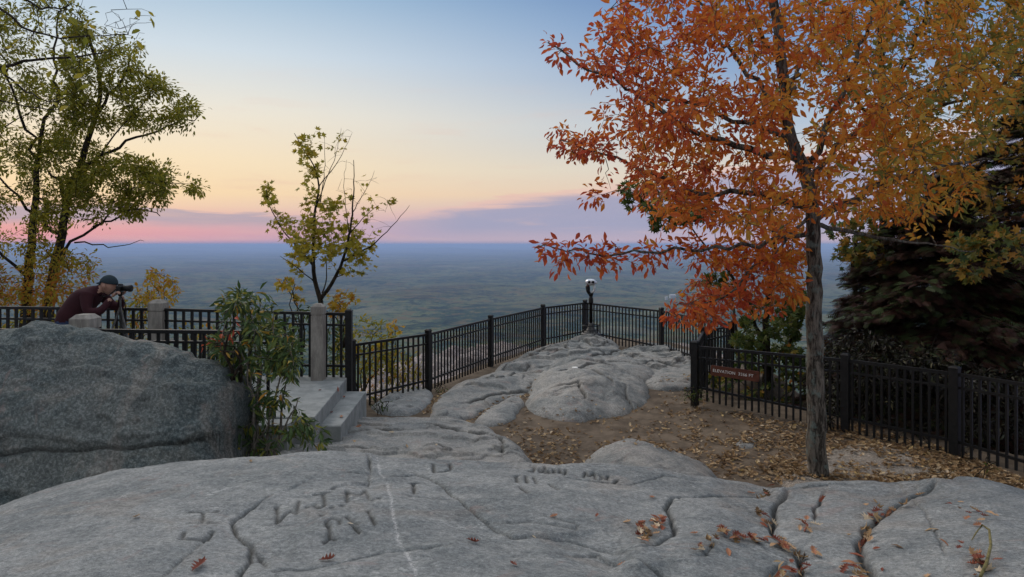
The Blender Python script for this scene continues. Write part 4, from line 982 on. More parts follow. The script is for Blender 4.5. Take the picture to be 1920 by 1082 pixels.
limbs = [(PL([(84, 640), (92, 560), (103, 500), (116, 440), (126, 380), (146, 320), (160, 275), (178, 220), (188, 160), (176, 100), (150, 40)], (Yl, Yl)), .12, .025),
 (PL([(148, 318), (190, 292), (240, 266), (290, 245), (340, 225), (376, 214)], (Yl, 13.4)), .045, .008),
 (PL([(104, 500), (140, 455), (175, 425), (220, 405), (265, 398), (300, 405)], (Yl, 13.4)), .04, .008),
 (PL([(125, 385), (108, 340), (90, 320)], (Yl, 14.5)), .05, .02), (PL([(140, 455), (175, 460), (225, 458), (270, 452)], (13.8, 13.2)), .018, .004),
 (PL([(116, 440), (85, 420), (90, 380), (70, 370)], (Yl, 14.4)), .04, .02), (PL([(178, 220), (220, 160), (250, 110), (265, 80)], (Yl, 13.6)), .04, .01),
 (PL([(190, 292), (230, 240), (270, 190), (300, 160)], (13.8, 13.2)), .02, .005), (PL([(175, 425), (230, 370), (290, 340), (350, 345)], (13.7, 13.3)), .022, .006)]
pts = in_poly_pts([(110, 20), (170, 60), (230, 70), (275, 95), (285, 140), (330, 175), (382, 212), (355, 235), (250, 262), (210, 240), (120, 230)], 210, lambda u, v: 13.7 + rng.normal() * .5, gapn(45, -.05, 31))
pts += in_poly_pts([(110, 330), (190, 300), (260, 300), (330, 320), (375, 352), (355, 370), (320, 372), (310, 412), (200, 400), (110, 420)], 190, lambda u, v: 13.6 + rng.normal() * .5, gapn(45, -.1, 35))
pts += in_poly_pts([(60, 230), (200, 230), (200, 340), (60, 340)], 60, lambda u, v: 14 + rng.normal() * .6, gapn(45, -.02, 35))
t, cnt['lb'] = tree('forked_tree', 'tree with a curving dark trunk and layered sprays reaching right over the sunset', limbs, pts, 'oval', M['leaf_olive'], M['barkdk'], 52, .086,
     lambda p: rng.random(len(p)) * .5 + .1, base=Vector((-9.6, Yl, -2)), jit=.05, step=.2, flat=.6, spread=.2, arc=.06)
# bare twigs and a few big leaves hanging in from a nearer tree
limbs = [(PL([(-500, 1100), (-480, 600), (-420, 300), (-300, 200), (-120, 150), (0, 128), (60, 112), (130, 108), (190, 100)], (6.5, 6.5)), .10, .006),
 (PL([(-300, 200), (-150, 30), (0, -10), (90, 20), (130, 10)], (6.5, 6.2)), .04, .006), (PL([(0, 128), (60, 180), (110, 190)], (6.5, 6.3)), .012, .004), (PL([(-10, 10), (60, 60), (140, 70), (240, 65)], (6.3, 6.3)), .014, .004),
 (PL([(-300, 200), (-150, 170), (0, 190), (70, 200), (120, 205)], (6.5, 6.6)), .02, .004)]
pts = in_poly_pts([(-120, -60), (240, -40), (300, 40), (240, 90), (180, 110), (140, 210), (-120, 240)], 170, lambda u, v: 6.5 + rng.normal() * .3)
t, cnt['lc'] = tree('overhanging_tree', 'nearly bare twigs with a few large yellow leaves reaching in at the top left', limbs, pts, 'oval', M['leaf_gold'], M['barkdk'], .6, .095,
     lambda p: rng.random(len(p)) * .5, jit=.02, step=.1, leaf_frac=lambda q: rng.random() < .35, base=Vector((-7.4, 6.5, .2)), rtip=.0025)

# small maple in the middle
Ym = 11.6
limbs = [(PL([(603, 640), (602, 575), (600, 560), (594, 540), (588, 510), (588, 450), (590, 400), (598, 350), (588, 310), (572, 285), (552, 250)], (Ym, Ym)), .055, .005),
 (PL([(600, 562), (614, 545), (628, 520), (642, 490), (655, 440), (662, 390), (664, 330), (663, 300)], (Ym, 11.2)), .038, .005),
 (PL([(604, 550), (612, 520), (610, 480)], (Ym, 11.9)), .014, .006), (PL([(588, 500), (560, 465), (530, 430), (505, 385), (498, 345)], (Ym, 11.3)), .018, .004),
 (PL([(642, 490), (672, 475), (705, 455), (735, 425), (750, 405), (768, 385)], (11.4, 11.1)), .018, .003), (PL([(655, 440), (690, 400), (710, 385)], (11.3, 11.5)), .012, .003),
 (PL([(590, 400), (610, 340), (630, 290), (640, 240)], (Ym, 11.8)), .012, .002), (PL([(598, 350), (635, 300), (660, 250)], (Ym, 11.3)), .01, .002), (PL([(590, 530), (560, 505), (525, 480)], (Ym, 11.2)), .012, .003),
 (PL([(600, 380), (609, 320), (608, 250)], (Ym, 12)), .01, .002), (PL([(660, 400), (690, 350), (702, 320)], (11.2, 11.2)), .009, .002), (PL([(655, 440), (645, 350), (650, 300)], (11.3, 11.7)), .009, .002), (PL([(630, 520), (660, 510), (690, 515)], (11.4, 11.1)), .01, .003)]
mleaf = [(490, 335), (505, 340), (530, 400), (560, 410), (570, 330), (550, 262), (565, 245), (590, 290), (625, 340), (640, 400), (672, 425), (700, 440), (700, 500), (660, 520), (620, 500), (560, 520), (525, 490), (505, 420)]
pts = in_poly_pts(mleaf, 150, lambda u, v: Ym + rng.normal() * .35, gapn(30, -.12, 44))
pts += in_poly_pts([(520, 400), (640, 420), (690, 470), (640, 500), (560, 480)], 75, lambda u, v: Ym + rng.normal() * .4)
bare = in_poly_pts([(545, 240), (600, 230), (660, 240), (712, 330), (765, 395), (740, 430), (690, 440), (640, 400), (600, 330)], 70, lambda u, v: 11.4 + rng.normal() * .3)
bs = set(tuple(round(c, 4) for c in p) for p in bare)
t, cnt['mp'] = tree('small_maple', 'slender young maple with thinning yellow-green leaves beside the landing post', limbs, pts + bare, 'maple', M['leaf_gold'], M['barkdk'], 11, .088,
     lambda p: .1 + rng.random(len(p)) * .5, jit=.008, step=.1, rtip=.0022, tail=.4, arc=.03, leaf_frac=lambda q: (tuple(round(float(c), 4) for c in q[-1]) not in bs) or rng.random() < .3, spread=.10, base=Vector((-3.2, Ym, -.5)))

# ------------------------------------------------------------------ shrubs
def shrub(name, label, u, vb, Yd, polys, kind, mm, per, size, rf, zbase=None, stems=5, cat='shrub', bm='barkdk', npts=80, dy=.35, group=None, sr=.018, **kw):
    base = P(u, vb, Yd)
    if zbase is not None: base.z = zbase
    pts = []
    for (poly, n_) in polys: pts += in_poly_pts(poly, n_, lambda a, b_: Yd + rng.normal() * dy)
    arr = pts[:]; random.shuffle(arr); limbs = []
    for i in range(stems):
        tip = arr[i % len(arr)]; midp = base.lerp(tip, .55) + Vector((rng.normal() * .08, rng.normal() * .1, .1))
        limbs.append(([base + Vector((rng.normal() * .05, rng.normal() * .05, -.1)), base.lerp(midp, .5) + Vector((rng.normal() * .05, 0, 0)), midp, tip], sr, .005))
    r_ = tree(name, label, limbs, pts, kind, M[mm], M[bm], per, size, rf, cat=cat, base=base, group=group, crown='foliage', jit=.02, step=.12, rtip=.003, **kw)
    cnt[name + str(len(cnt))] = r_[1]
rr_ = lambda a, b_: (lambda p: a + rng.random(len(p)) * (b_ - a))
# rhododendron in front of the boulder's right end
shrub('rhododendron_bush', 'tangled evergreen bush with a few red leaves between the boulder and the steps', 472, 850, 6.75,
      [([(410, 560), (430, 540), (470, 548), (500, 545), (520, 590), (560, 640), (570, 700), (540, 720), (480, 660), (400, 670), (385, 650), (420, 620)], 120), ([(395, 660), (560, 640), (560, 780), (590, 790), (580, 820), (500, 800), (450, 740), (395, 690)], 75), ([(420, 800), (600, 790), (640, 830), (560, 850), (430, 858)], 40)],
      'long', 'leaf_bush', 17, .10, lambda p: rng.random(len(p)) ** 1.1 * .92, zbase=.35, stems=12, bm='barkpale', dy=.16, sr=.022, droop=.7, tail=.25)
shrub('red_sprig', 'sprig of salmon red leaves beside the rhododendron over the front railing', 440, 700, 6.5, [([(372, 655), (385, 632), (420, 618), (445, 620), (440, 640), (400, 655)], 9), ([(435, 600), (455, 600), (455, 615), (438, 618)], 3)], 'oval', 'leaf_red', 2.0, .075, rr_(0, .35), stems=3, dy=.05, droop=.8, tail=.2)
shrub('golden_bush', 'small golden-yellow leafed tree just past the railing behind the photographer', 290, 640, 12.3, [([(252, 545), (265, 515), (290, 505), (325, 518), (338, 550), (320, 580), (270, 582)], 80)], 'oval', 'leaf_gold', 13, .085, rr_(.5, 1), stems=5, cat='tree', zbase=.2)
def bandshrub(u0, u1, v0, v1, Yd, kind, mm, size, rf, label, n_, per=8):
    shrub('leafy_shrub', label, (u0 + u1) / 2, v1 + 60, Yd, [([(u0, v1), (u0 + 12, v0 + 12), ((u0 + u1) / 2, v0), (u1 - 10, v0 + 14), (u1, v1)], n_)], kind, mm, per, size, rf, stems=6, dy=.45, group='shrubs below the walkway railing')
bandshrub(-40, 110, 590, 720, 11.2, 'oval', 'leaf_olive', .10, rr_(.2, 1), 'rusty olive shrub behind the railing at the far left edge', 80)
bandshrub(200, 285, 552, 640, 11.6, 'oval', 'leaf_olive', .09, rr_(.3, 1), 'low olive shrub behind the railing right by the tripod', 55)
bandshrub(290, 420, 602, 720, 11.4, 'oval', 'leaf_gold', .085, rr_(0, 1), 'yellowish shrub seen through the bars right of the far grey post', 70)
bandshrub(390, 480, 560, 700, 11.8, 'long', 'leaf_bush', .11, rr_(0, .7), 'evergreen shrub top rising over the railing behind the bush', 55)
bandshrub(500, 660, 575, 740, 11.2, 'long', 'leaf_bush', .11, rr_(0, .8), 'dark leafy shrub behind the bars around the tall grey post', 130, 11)
bandshrub(620, 745, 590, 700, 12.2, 'oval', 'leaf_olive', .08, rr_(.1, .8), 'rounded olive and yellow shrub right of the black gate post', 130, 13)
bandshrub(660, 800, 640, 780, 12.6, 'oval', 'leaf_olive', .08, rr_(.1, 1), 'mixed brown and red undergrowth behind the first fence panel', 120, 10)
shrub('yellow_sprig', 'thin sprig of yellow leaves leaning left of the small maple', 570, 640, 11.3, [([(500, 512), (530, 515), (560, 530), (575, 560), (560, 575), (530, 545)], 22)], 'maple', 'leaf_gold', 5, .10, rr_(.2, .9), stems=3, dy=.12, tail=.3)
shrub('orange_sprig', 'bright orange-yellow sapling tuft just right of the tall grey post', 650, 640, 11.2, [([(610, 560), (630, 545), (664, 548), (665, 575), (640, 595), (612, 590)], 26)], 'maple', 'leaf_gold', 6, .10, rr_(.6, 1), stems=3, dy=.15, tail=.3)
shrub('gold_seedling', 'tiny golden treetop right of the olive shrub beyond the fence', 735, 690, 13.5, [([(726, 610), (740, 604), (752, 612), (748, 622), (730, 622)], 10)], 'maple', 'leaf_gold', 6, .09, rr_(.5, .9), stems=2, dy=.1, tail=.3)
# undergrowth behind the right fence
shrub('fence_shrub', 'yellow-green bushes seen through the bars behind the elevation sign', 1450, 800, 11.6, [([(1330, 700), (1380, 670), (1520, 640), (1600, 640), (1600, 790), (1340, 770)], 130)], 'maple', 'leaf_green', 9, .10, rr_(.1, 1), stems=8, dy=.4)
def darkshrub(u0, u1, v0, v1, Yd, label, n_, size=.10):
    shrub('laurel_hedge', label, (u0 + u1) / 2, v1, Yd, [([(u0, v1), (u0, v0 + 30), ((u0 * 2 + u1) / 3, v0), ((u0 + u1 * 2) / 3, v0 + 8), (u1, v0 + 20), (u1, v1)], n_)], 'long', 'leaf_dark', 34, size * .85, lambda p: rng.random(len(p)) ** 1.3, stems=10, dy=.35, group='dark laurels behind the right fence', sr=.02)
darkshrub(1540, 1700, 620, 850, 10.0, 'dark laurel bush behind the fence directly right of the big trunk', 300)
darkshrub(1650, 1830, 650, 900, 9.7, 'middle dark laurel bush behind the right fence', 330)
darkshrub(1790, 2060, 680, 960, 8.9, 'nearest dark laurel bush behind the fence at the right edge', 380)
shrub('seedling', 'tiny pale green seedling at the foot of the dark hedge', 1848, 890, 6.6, [([(1835, 865), (1860, 865), (1855, 880), (1840, 880)], 5)], 'long', 'leaf_green', 3, .06, rr_(.3, .7), stems=2, dy=.03, sr=.003, tail=.15)
shrub('weed_tuft', 'green weeds at the foot of the sign fence corner post', 1298, 752, 10.2, [([(1270, 745), (1285, 728), (1320, 728), (1335, 750)], 26)], 'long', 'leaf_green', 5, .06, rr_(.2, .7), stems=6, dy=.1, sr=.004, tail=.2)
shrub('weed_tuft', 'green weeds under the fence right beside the concrete step', 712, 768, 10.2, [([(692, 768), (700, 750), (725, 752), (735, 768)], 14)], 'long', 'leaf_green', 5, .07, rr_(.1, .5), stems=5, dy=.08, sr=.004, tail=.2)
shrub('weed_tuft', 'small grass tuft in the notch right of the second fence post', 822, 733, 11.7, [([(812, 732), (816, 722), (832, 724), (836, 732)], 10)], 'long', 'leaf_green', 5, .06, rr_(.1, .5), stems=4, dy=.05, sr=.003, tail=.2)
vpt = []
for u, v, h in [(1838, 1085, .02), (1850, 1060, .03), (1858, 1035, .05), (1855, 1010, .06), (1842, 996, .05), (1830, 1000, .02), (1822, 1012, .015)]:
    x, y = FG(u, v); hh = drop(x, y); vpt.append(hh[0] + Vector((0, 0, h)))
b = MB(); b.tube(vpt, [.008, .008, .007, .006, .005, .004, .002], 7)
b.build('dead_vine', simple('mossy_twig', (.10, .085, .03, 1), (.20, .17, .06, 1), 30), label='curved mossy dead twig lying on the slab at the lower right', cat='twig')

# ------------------------------------------------------------------ fallen leaves
def litter(n_, sampler, size, mm, kind='oak'):
    pos, dr, nr = [], [], []
    for _ in range(n_):
        x, y = sampler(); h = drop(x, y)
        if h is None: continue
        loc, nor = h
        if nor.z < .35 or (x < -1.95 and loc.z > .6): continue
        a_ = rng.uniform(0, 2 * math.pi)
        pos.append(tuple(loc + nor * .012)); dr.append((math.cos(a_), math.sin(a_), rng.normal() * .25)); nn = nor + Vector(rng.normal(size=3)) * .28; nr.append(tuple(nn))
    N_ = len(pos)
    return leaves_mesh('leaf_litter', pos, dr, nr, size * rng.uniform(.6, 1.3, N_), kind, rng.random(N_), rng.normal(size=N_) * .5 + .3)
def ground_sampler(poly, dens=None, z=.25):
    xs = [p[0] for p in poly]; ys = [p[1] for p in poly]
    def f():
        while True:
            u, v = rng.uniform(min(xs), max(xs)), rng.uniform(min(ys), max(ys))
            if not inside(np.array([u]), np.array([v]), poly)[0]: continue
            x, y = G(u, v, z)
            if rng.random() < (y / 12) ** 0 * (dens(u, v) if dens else 1): return x, y
    return f
dirtpoly = [(930, 795), (990, 770), (1225, 760), (1240, 715), (1290, 700), (1330, 770), (1500, 800), (1600, 795), (1800, 840), (2000, 930), (1900, 960), (1500, 900), (1000, 872)]
def dens(u, v): return min(1, max(.05, -.02 + (u - 1220) / 400 + 1.3 * fbm(np.array([u / 60.]), np.array([v / 22.]), 3)[0] - (.8 if 1545 < u < 1740 and 845 < v < 895 else 0)))
me = litter(7500, ground_sampler(dirtpoly, dens), .060, 'litter')
link('leaf_litter', me, M['litter'], kind='stuff')
g_ = ground_sampler([(930, 795), (985, 775), (985, 740), (1010, 700), (1000, 740), (965, 790), (960, 800), (1000, 870), (1090, 860), (1080, 800)]); me = litter(260, g_, .06, 'litter'); link('leaf_litter', me, M['litter'], kind='stuff')
strip = [ground_sampler(p) for p in ([(870, 792), (905, 765), (985, 735), (988, 742), (950, 752), (900, 780)], [(795, 770), (812, 745), (830, 725), (840, 730), (825, 750), (812, 772)], [(500, 870), (560, 820), (640, 800), (640, 860)])]
def multi(): return random.choice(strip)()
link('leaf_litter', litter(200, multi, .06, 'litter'), M['litter'], kind='stuff')

# individual leaves on the foreground slab, the steps and the middle slab
proto = []
for kind, mm in (('oak', 'litter_red'), ('oak', 'litter_red'), ('oak', 'litter_red'), ('oval', 'litter_red'), ('long', 'litter'), ('oak', 'litter'), ('maple', 'litter'), ('oak', 'litter_red')):
    for rv in (.1, .4, .7, .95):
        me = leaves_mesh('fallen_leaf', [(0, 0, 0)], [(1, 0, .05)], [(0, 0, 1)], .85, kind, np.array([rv]), np.array([rng.uniform(.0, .7)]))
        me.transform(Matrix.Translation((-.5, 0, .03))); me.materials.append(M[mm]); proto.append(me)
def fallen(x, y, size, label, group=None, k=None, rot=None, lift=0):
    h = drop(x, y)
    if h is None: return
    loc, nor = h
    o = bpy.data.objects.new('fallen_leaf', proto[rng.integers(len(proto)) if k is None else k]); col.objects.link(o)
    q = (nor + Vector(rng.normal(size=3)) * (.08 if k is not None else .22)).normalized().to_track_quat('Z', 'Y')
    o.rotation_euler = (q.to_matrix() @ Matrix.Rotation(rng.uniform(0, 6.28) if rot is None else rot, 3, 'Z')).to_euler()
    o.location = loc + nor * (.004 + lift); o.scale = (size, size, size)
    tag(o, label, 'leaf', group)
def drift(pts, n_, spread, label, group, size=.085):
    for _ in range(int(n_ * 1.22)):
        i = rng.integers(len(pts) - 1); f = rng.random(); u = pts[i][0] * (1 - f) + pts[i + 1][0] * f + rng.normal() * spread; v = pts[i][1] * (1 - f) + pts[i + 1][1] * f + rng.normal() * spread * .45
        x, y = FG(u, v); fallen(x, y, size * rng.uniform(.6, 1.15), label, group, lift=rng.random() * .025)
drift([(1180, 968), (1215, 975), (1245, 955)], 22, 9, 'curled brown leaf in the small drift on the slab below the pale dome rock', 'leaves in the small central drift', .075)
drift([(1195, 995), (1225, 985), (1240, 968)], 9, 7, 'curled brown leaf in the small drift on the slab below the pale dome rock', 'leaves in the small central drift', .075)
drift([(1350, 985), (1400, 992), (1450, 990), (1490, 1000), (1500, 1010)], 34, 9, 'reddish oak leaf in the long horizontal drift left of the middle crack', 'leaves in the long horizontal drift')
drift([(1415, 935), (1440, 945), (1440, 962)], 13, 7, 'red-brown leaf in the little heap above the long drift', 'leaves in the little upper heap', .075)
drift([(1500, 1005), (1490, 1035), (1470, 1060), (1450, 1080)], 34, 15, 'red-brown oak leaf piled in the middle crack at the bottom edge', 'leaves piled in the middle crack')
drift([(1680, 925), (1640, 940), (1625, 965), (1610, 985)], 34, 10, 'tan oak leaf in the drift filling the right-hand crack of the slab', 'leaves drifted in the right-hand crack', .08)
drift([(1600, 1020), (1610, 1050), (1620, 1080)], 20, 9, 'pale brown leaf lying low in the right-hand crack near the bottom edge', 'leaves low in the right-hand crack')
drift([(1500, 960), (1530, 967)], 7, 8, 'tan leaf in the small cluster between the two big cracks', 'leaves clustered between the cracks', .075)
drift([(1300, 1015), (1325, 1010), (1345, 1000)], 9, 5, 'brown leaf caught in the short curved crack left of the middle drift', 'leaves in the short curved crack', .07)
drift([(1780, 940), (1830, 975), (1850, 965)], 12, 14, 'dark red leaf scattered on the shaded right lobe of the slab', 'leaves on the shaded right lobe', .075)
drift([(1780, 1010), (1840, 1050), (1860, 1070)], 16, 14, 'dark rusty leaf in the shaded bottom right corner of the slab', 'leaves in the bottom right corner', .085)
drift([(1415, 893), (1440, 896)], 6, 7, 'flat red-brown leaf near the slab edge left of the trunk', 'leaves near the slab edge by the trunk', .08)
single = [(375, 1054, .125, 4, 'large orange-brown oak leaf flat on the slab at lower left'), (256, 970, .07, 21, 'small pink leaf on the left slope of the slab'), (470, 866, .05, 21, 'tiny orange leaf on the left crest of the slab'),
 (618, 1037, .10, 0, 'maroon curled leaf on the edge below the carved P'), (655, 980, .055, 19, 'little yellow leaf lying in the carving under the M'), (888, 1000, .09, 0, 'upright maroon leaf alone in the middle of the slab'),
 (962, 1050, .06, 0, 'small maroon leaf near the bottom right of the white vein'), (1040, 958, .06, 2, 'reddish leaf below the faint carved name'), (1119, 957, .045, 5, 'tiny tan leaf between the carved name and the central drift'),
 (1170, 1028, .075, 6, 'tan leaf on the slab above the dark notch'), (1222, 918, .07, 6, 'tan leaf on the slab near the crest right of the carved name'), (1365, 1014, .08, 14, 'brown oval leaf standing left of the middle crack'), (1303, 988, .06, 2, 'brown leaf just left of the long drift'),
 (1540, 911, .09, 5, 'tan leaf in the short crack beneath the trunk'), (1725, 908, .09, 7, 'pale tan leaf near the crest at the right'), (1745, 983, .11, 18, 'long narrow tan leaf on the right lobe of the slab'), (1645, 1005, .05, 13, 'small red leaf beside the right-hand crack'), (1655, 1040, .045, 12, 'tiny dark red leaf under the right lobe bulge'),
 (1680, 1008, .09, 16, 'narrow brown leaf on the bulge of the right lobe'), (1740, 1068, .09, 3, 'tan curled leaf at the bottom edge below the right lobe'), (1000, 988, .035, 19, 'crumb of yellow leaf on the middle ledge'), (1640, 915, .07, 17, 'thin tan leaf near the crest left of the right-hand crack')]
for u, v, s_, k, lb in single:
    x, y = FG(u, v); fallen(x, y, s_, lb, k=k)
for u, v, zz, s_, k, lb in [(664, 828, .5, .10, 22, 'tan leaf alone on the middle slab'), (735, 812, .45, .09, 23, 'pale leaf on the middle slab right of the tan one'), (762, 838, .5, .07, 22, 'small pale leaf at the right of the middle slab'), (818, 840, .5, .06, 23, 'small tan leaf near the stepped edge of the middle slab'),
     (770, 786, .4, .12, 18, 'long yellow blade of leaf on the middle slab'), (805, 797, .4, .06, 1, 'dark little leaf at the far edge of the middle slab'), (640, 804, .5, .12, 6, 'curled brown leaf at the corner of the lower step'), (672, 785, .5, .10, 6, 'brown leaf beside the right face of the lower step'),
     (632, 756, .64, .12, 1, 'dark brown leaf in the middle of the lower step'), (645, 746, .64, .09, 5, 'tan leaf at the back of the lower step'), (622, 775, .64, .09, 0, 'dark leaf toward the front of the lower step'), (600, 733, .82, .06, 0, 'single dark leaf on the landing')]:
    x, y = G(u, v, zz); fallen(x, y, s_, lb, k=k)

# ------------------------------------------------------------------ the photographer
def skin_mesh(verts, edges, rads, sub=2):
    me = bpy.data.meshes.new('skin_tmp'); me.from_pydata([tuple(v) for v in verts], edges, []); me.update()
    o = bpy.data.objects.new('skin_tmp', me); col.objects.link(o)
    md = o.modifiers.new('s', 'SKIN'); md.use_smooth_shade = True; sv = me.skin_vertices
    if not sv:
        bpy.context.view_layer.objects.active = o
    for i, r_ in enumerate(rads):
        me.skin_vertices[0].data[i].radius = r_ if hasattr(r_, '__len__') else (r_, r_)
    me.skin_vertices[0].data[0].use_root = True
    o.modifiers.new('d', 'SUBSURF').levels = sub; o.modifiers['d'].render_levels = sub
    bpy.context.view_layer.update()
    r = bpy.data.meshes.new_from_object(o.evaluated_get(bpy.context.evaluated_depsgraph_get()))
    bpy.data.objects.remove(o); return r
PY = 9.35
def Q(u, v, dy=0): p = P(u, v, PY); return Vector((p.x, PY + dy, p.z))
pel = Q(132, 603)
V = [pel, Q(140, 583), Q(157, 562), Q(176, 549), Q(188, 543), Q(197, 537),            # 0-5 pelvis, waist, chest, upper chest, neck base, neck
     Q(175, 553, -.17), Q(183, 583, -.22), Q(206, 581, -.20), Q(216, 558, -.10),      # 6-9 near arm: shoulder, mid upper, elbow, wrist
     Q(175, 552, .17), Q(190, 575, .24), Q(208, 579, .24), Q(220, 556, .10),          # 10-13 far arm
     Q(128, 606, -.11), Vector((pel.x + .12, PY - .12, 1.22)), Vector((pel.x - .02, PY - .12, .92)), Vector((pel.x + .13, PY - .12, .86)),  # near leg
     Q(128, 606, .11), Vector((pel.x + .05, PY + .14, 1.22)), Vector((pel.x - .22, PY + .14, .92)), Vector((pel.x - .07, PY + .14, .86))]
E = [(0, 1), (1, 2), (2, 3), (3, 4), (4, 5), (3, 6), (6, 7), (7, 8), (8, 9), (3, 10), (10, 11), (11, 12), (12, 13), (0, 14), (14, 15), (15, 16), (16, 17), (0, 18), (18, 19), (19, 20), (20, 21)]
rd = [.17, .18, .20, .17, .085, .06, .085, .07, .058, .036, .085, .07, .058, .036, .115, .085, .05, .045, .115, .085, .05, .045]
body = skin_mesh(V, E, rd, 2)
# head, modelled in local space: x forward, z up
def head_mesh():
    nr, ns = 22, 28; Vh = []
    for i in range(nr + 1):
        th = math.pi * i / nr; z = math.cos(th)
        for k in range(ns):
            ph = 2 * math.pi * k / ns; x = math.sin(th) * math.cos(ph); y = math.sin(th) * math.sin(ph)
            X_, Y2, Z_ = x * .098, y * .076, z * .118
            if z < 0: Y2 *= 1 - .35 * (-z) ** 1.5; X_ = X_ * (1 - .12 * -z) + .018 * -z      # jaw
            if x > 0:
                X_ += .030 * math.exp(-((z + .18) / .13) ** 2 - (y / .17) ** 2)               # nose
                X_ += .010 * math.exp(-((z + .55) / .08) ** 2 - (y / .3) ** 2)                # lips
                X_ += .010 * math.exp(-((z + .85) / .15) ** 2 - (y / .3) ** 2)                # chin
                X_ += .008 * math.exp(-((z - .22) / .09) ** 2 - (y / .6) ** 2)                # brow
                for s_ in (-1, 1): X_ -= .014 * math.exp(-((z - .04) / .10) ** 2 - ((y - s_ * .38) / .16) ** 2)
            Vh.append(Vector((X_, Y2, Z_)))
    Fh = [(i * ns + k, (i + 1) * ns + k, (i + 1) * ns + (k + 1) % ns, i * ns + (k + 1) % ns) for i in range(nr) for k in range(ns)]
    for s_ in (-1, 1):                                                                         # ears
        b0 = len(Vh); m1 = 10
        for j in range(m1): a_ = 2 * math.pi * j / m1; Vh.append(Vector((-.005 + .016 * math.cos(a_), s_ * .070, -.012 + .030 * math.sin(a_))))
        for j in range(m1): a_ = 2 * math.pi * j / m1; Vh.append(Vector((-.012 + .019 * math.cos(a_), s_ * .088, -.010 + .034 * math.sin(a_))))
        for j in range(m1): Fh.append((b0 + j, b0 + (j + 1) % m1, b0 + m1 + (j + 1) % m1, b0 + m1 + j))
        Fh.append(tuple(b0 + m1 + j for j in range(m1)))
    return Vh, Fh
hc = Q(204, 535); HM = Matrix.Translation(hc) @ Matrix.Rotation(R(12), 4, 'Y') @ Matrix.Scale(1.08, 4)
Vh, Fh = head_mesh()
hand = []
def make_hand(wr, tgt, sy):
    """palm plus five bent fingers reaching forward (+x)"""
    hv = [wr, wr + Vector((.03, 0, .03)), wr + Vector((.055, 0, .055))]; he = [(0, 1), (1, 2)]; hr = [(.03, .024), (.038, .020), (.036, .016)]
    mh = skin_mesh(hv, he, hr, 1); parts = [mh]
    for f in range(4):
        o_ = (f - 1.5) * .020; l_ = (.9, 1.0, .95, .78)[f]
        k0 = wr + Vector((.055, o_ * .9, .055)); fv = [k0, k0 + Vector((.034, 0, .018)) * l_, k0 + Vector((.056, -sy * .008, .004)) * l_, k0 + Vector((.062, -sy * .016, -.018)) * l_]
        parts.append(skin_mesh(fv, [(0, 1), (1, 2), (2, 3)], [.010, .009, .0085, .007], 1))
    k0 = wr + Vector((.02, sy * .03, .03)); fv = [k0, k0 + Vector((.022, sy * .02, .008)), k0 + Vector((.05, sy * .015, .01))]
    parts.append(skin_mesh(fv, [(0, 1), (1, 2)], [.012, .011, .008], 1)); return parts
hands = make_hand(Q(217, 556, -.09), None, 1) + make_hand(Q(221, 554, .09), None, -1)
AV, AF, AM = [], [], []
def absorb(me, matf, M4=Matrix.Identity(4)):
    b0 = len(AV)
    for v_ in me.vertices: AV.append(M4 @ v_.co)
    for p_ in me.polygons:
        AF.append(tuple(b0 + i for i in p_.vertices)); AM.append(matf(sum((AV[b0 + i] for i in p_.vertices), Vector()) / len(p_.vertices)))
neckx = Q(190, 543).x
def bmat(c):
    if c.x > neckx and c.z > Q(190, 548).z and abs(c.y - PY) < .09: return 0
    if c.x > Q(214, 560).x and c.z > Q(214, 563).z: return 0
    if c.z < Q(0, 601).z and c.x < Q(150, 0).x + .3 and c.x < Q(165, 0).x: return 2 if c.z > .97 else 3
    return 1
absorb(body, bmat)
b0 = len(AV); AV += [HM @ v_ for v_ in Vh]; AF += [tuple(b0 + i for i in f) for f in Fh]; AM += [0] * len(Fh)
for h_ in hands: absorb(h_, lambda c: 0)
me = bpy.data.meshes.new('body'); me.from_pydata([tuple(v_) for v_ in AV], [], AF); me.update()
def flatm(name, c, rough=.7): return simple(name, tuple(x * .85 for x in c[:3]) + (1,), c, 30, rough, .15)
for mm in (flatm('skin', (.38, .22, .16, 1), .5), flatm('maroon_shirt', (.040, .010, .014, 1), .9), flatm('jeans', (.03, .05, .11, 1), .9), flatm('shoes', (.02, .02, .02, 1))): me.materials.append(mm)
me.polygons.foreach_set('material_index', AM); me.polygons.foreach_set('use_smooth', [True] * len(AM))
per = link('person', me, label='photographer in maroon shirt, jeans and dark cap bending over a camera at the railing', cat='person')
# cap (worn backwards: strap side forward)
V = []; Fs = []; nr, ns = 9, 26
for i in range(nr + 1):
    th = R(86) * i / nr
    for k in range(ns):
        ph = 2 * math.pi * k / ns; V.append(HM @ Vector((-.004 + .112 * math.sin(th) * math.cos(ph), .088 * math.sin(th) * math.sin(ph), .022 + .110 * math.cos(th))))
for i in range(nr):
    for k in range(ns): Fs.append((i * ns + k, (i + 1) * ns + k, (i + 1) * ns + (k + 1) % ns, i * ns + (k + 1) % ns))
b = MB().add(V, Fs, True)
br = []
for j in range(9):
    a_ = R(180 - 44 + 11 * j); 
    br.append((HM @ Vector((.108 * math.cos(a_), .086 * math.sin(a_), .03)), HM @ Vector((.108 * math.cos(a_) - .06 * math.sin(math.pi * j / 8), .086 * math.sin(a_), -.005))))
b.add([q for pr_ in br for q in pr_], [(2 * j, 2 * j + 1, 2 * j + 3, 2 * j + 2) for j in range(8)], True)
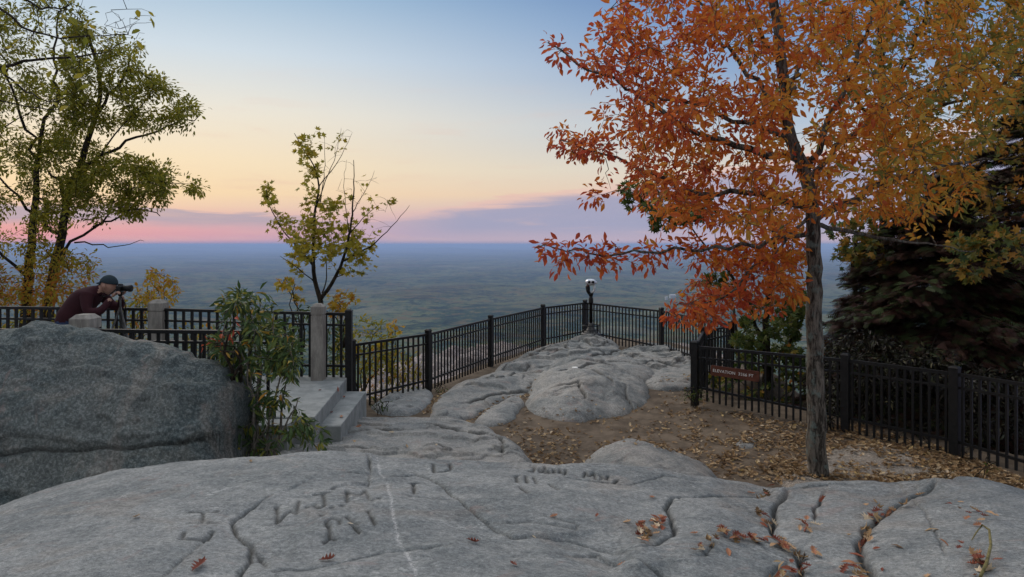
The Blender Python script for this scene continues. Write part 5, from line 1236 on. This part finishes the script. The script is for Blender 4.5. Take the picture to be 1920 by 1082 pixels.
me = b.mesh('cap'); o = link('cap', me, flatm('cap_cloth', (.02, .035, .045, 1), .9)); o.parent = per
sd_ = o.modifiers.new('t', 'SOLIDIFY'); sd_.thickness = .004
# neck strap and camera
cc = Q(229, 540); t = empty('camera_body', tuple(cc), label='black camera with long lens held to the photographer\'s eye', cat='camera')
b = MB(); b.box((cc.x - .05, PY - .068, cc.z - .045), (cc.x + .01, PY + .068, cc.z + .035), bev=.012); b.box((cc.x - .045, PY - .03, cc.z + .035), (cc.x + .0, PY + .03, cc.z + .06), bev=.012); b.build('housing', M['black'], t)
b = MB(); b.lathe([(.036, 0), (.036, .04), (.040, .045), (.040, .075), (.044, .08), (.046, .12), (.040, .121)], (cc.x + .01, PY, cc.z - .005), 18, Matrix.Rotation(R(90), 4, 'Y')); b.build('lens', M['black'], t)
b = MB(); b.tube([Q(195, 553, -.07), Q(202, 556, -.09), Q(212, 552, -.08), (cc.x - .03, PY - .07, cc.z)], .007, 5); b.build('strap', M['black'], t)
# tripod
top_ = Vector((cc.x - .025, PY, cc.z - .05)); t = empty('tripod', (top_.x, PY, .83), label='grey tripod standing under the camera against the far railing', cat='tripod')
MB().tube([top_, top_ - Vector((0, 0, .55))], .014, 10).build('centre_column', M['wornblack'], t)
b = MB(); b.box((top_.x - .03, PY - .03, top_.z - .012), (top_.x + .03, PY + .03, top_.z), bev=.004); b.lathe([(.022, -.06), (.028, -.04), (.022, -.015)], (top_.x, PY, top_.z), 14); b.build('head', M['black'], t)
for a_ in (100, 220, 340):
    d_ = Vector((math.cos(R(a_)), math.sin(R(a_)), 0)); hp = top_ - Vector((0, 0, .22))
    lg = MB().tube([hp, hp.lerp(Vector((top_.x, PY, .83)) + d_ * .36, .5), Vector((top_.x, PY, .83)) + d_ * .36], [.017, .013, .010], 8).build('leg', M['wornblack'], t)
b = MB(); b.tube([top_ - Vector((0, 0, .05)), top_ + Vector((.05, .03, -.16)), top_ + Vector((.055, .03, -.26))], .006, 6); b.build('pan_handle', M['black'], t)
print('LEAVES', cnt, 'OBJECTS', len(bpy.data.objects))
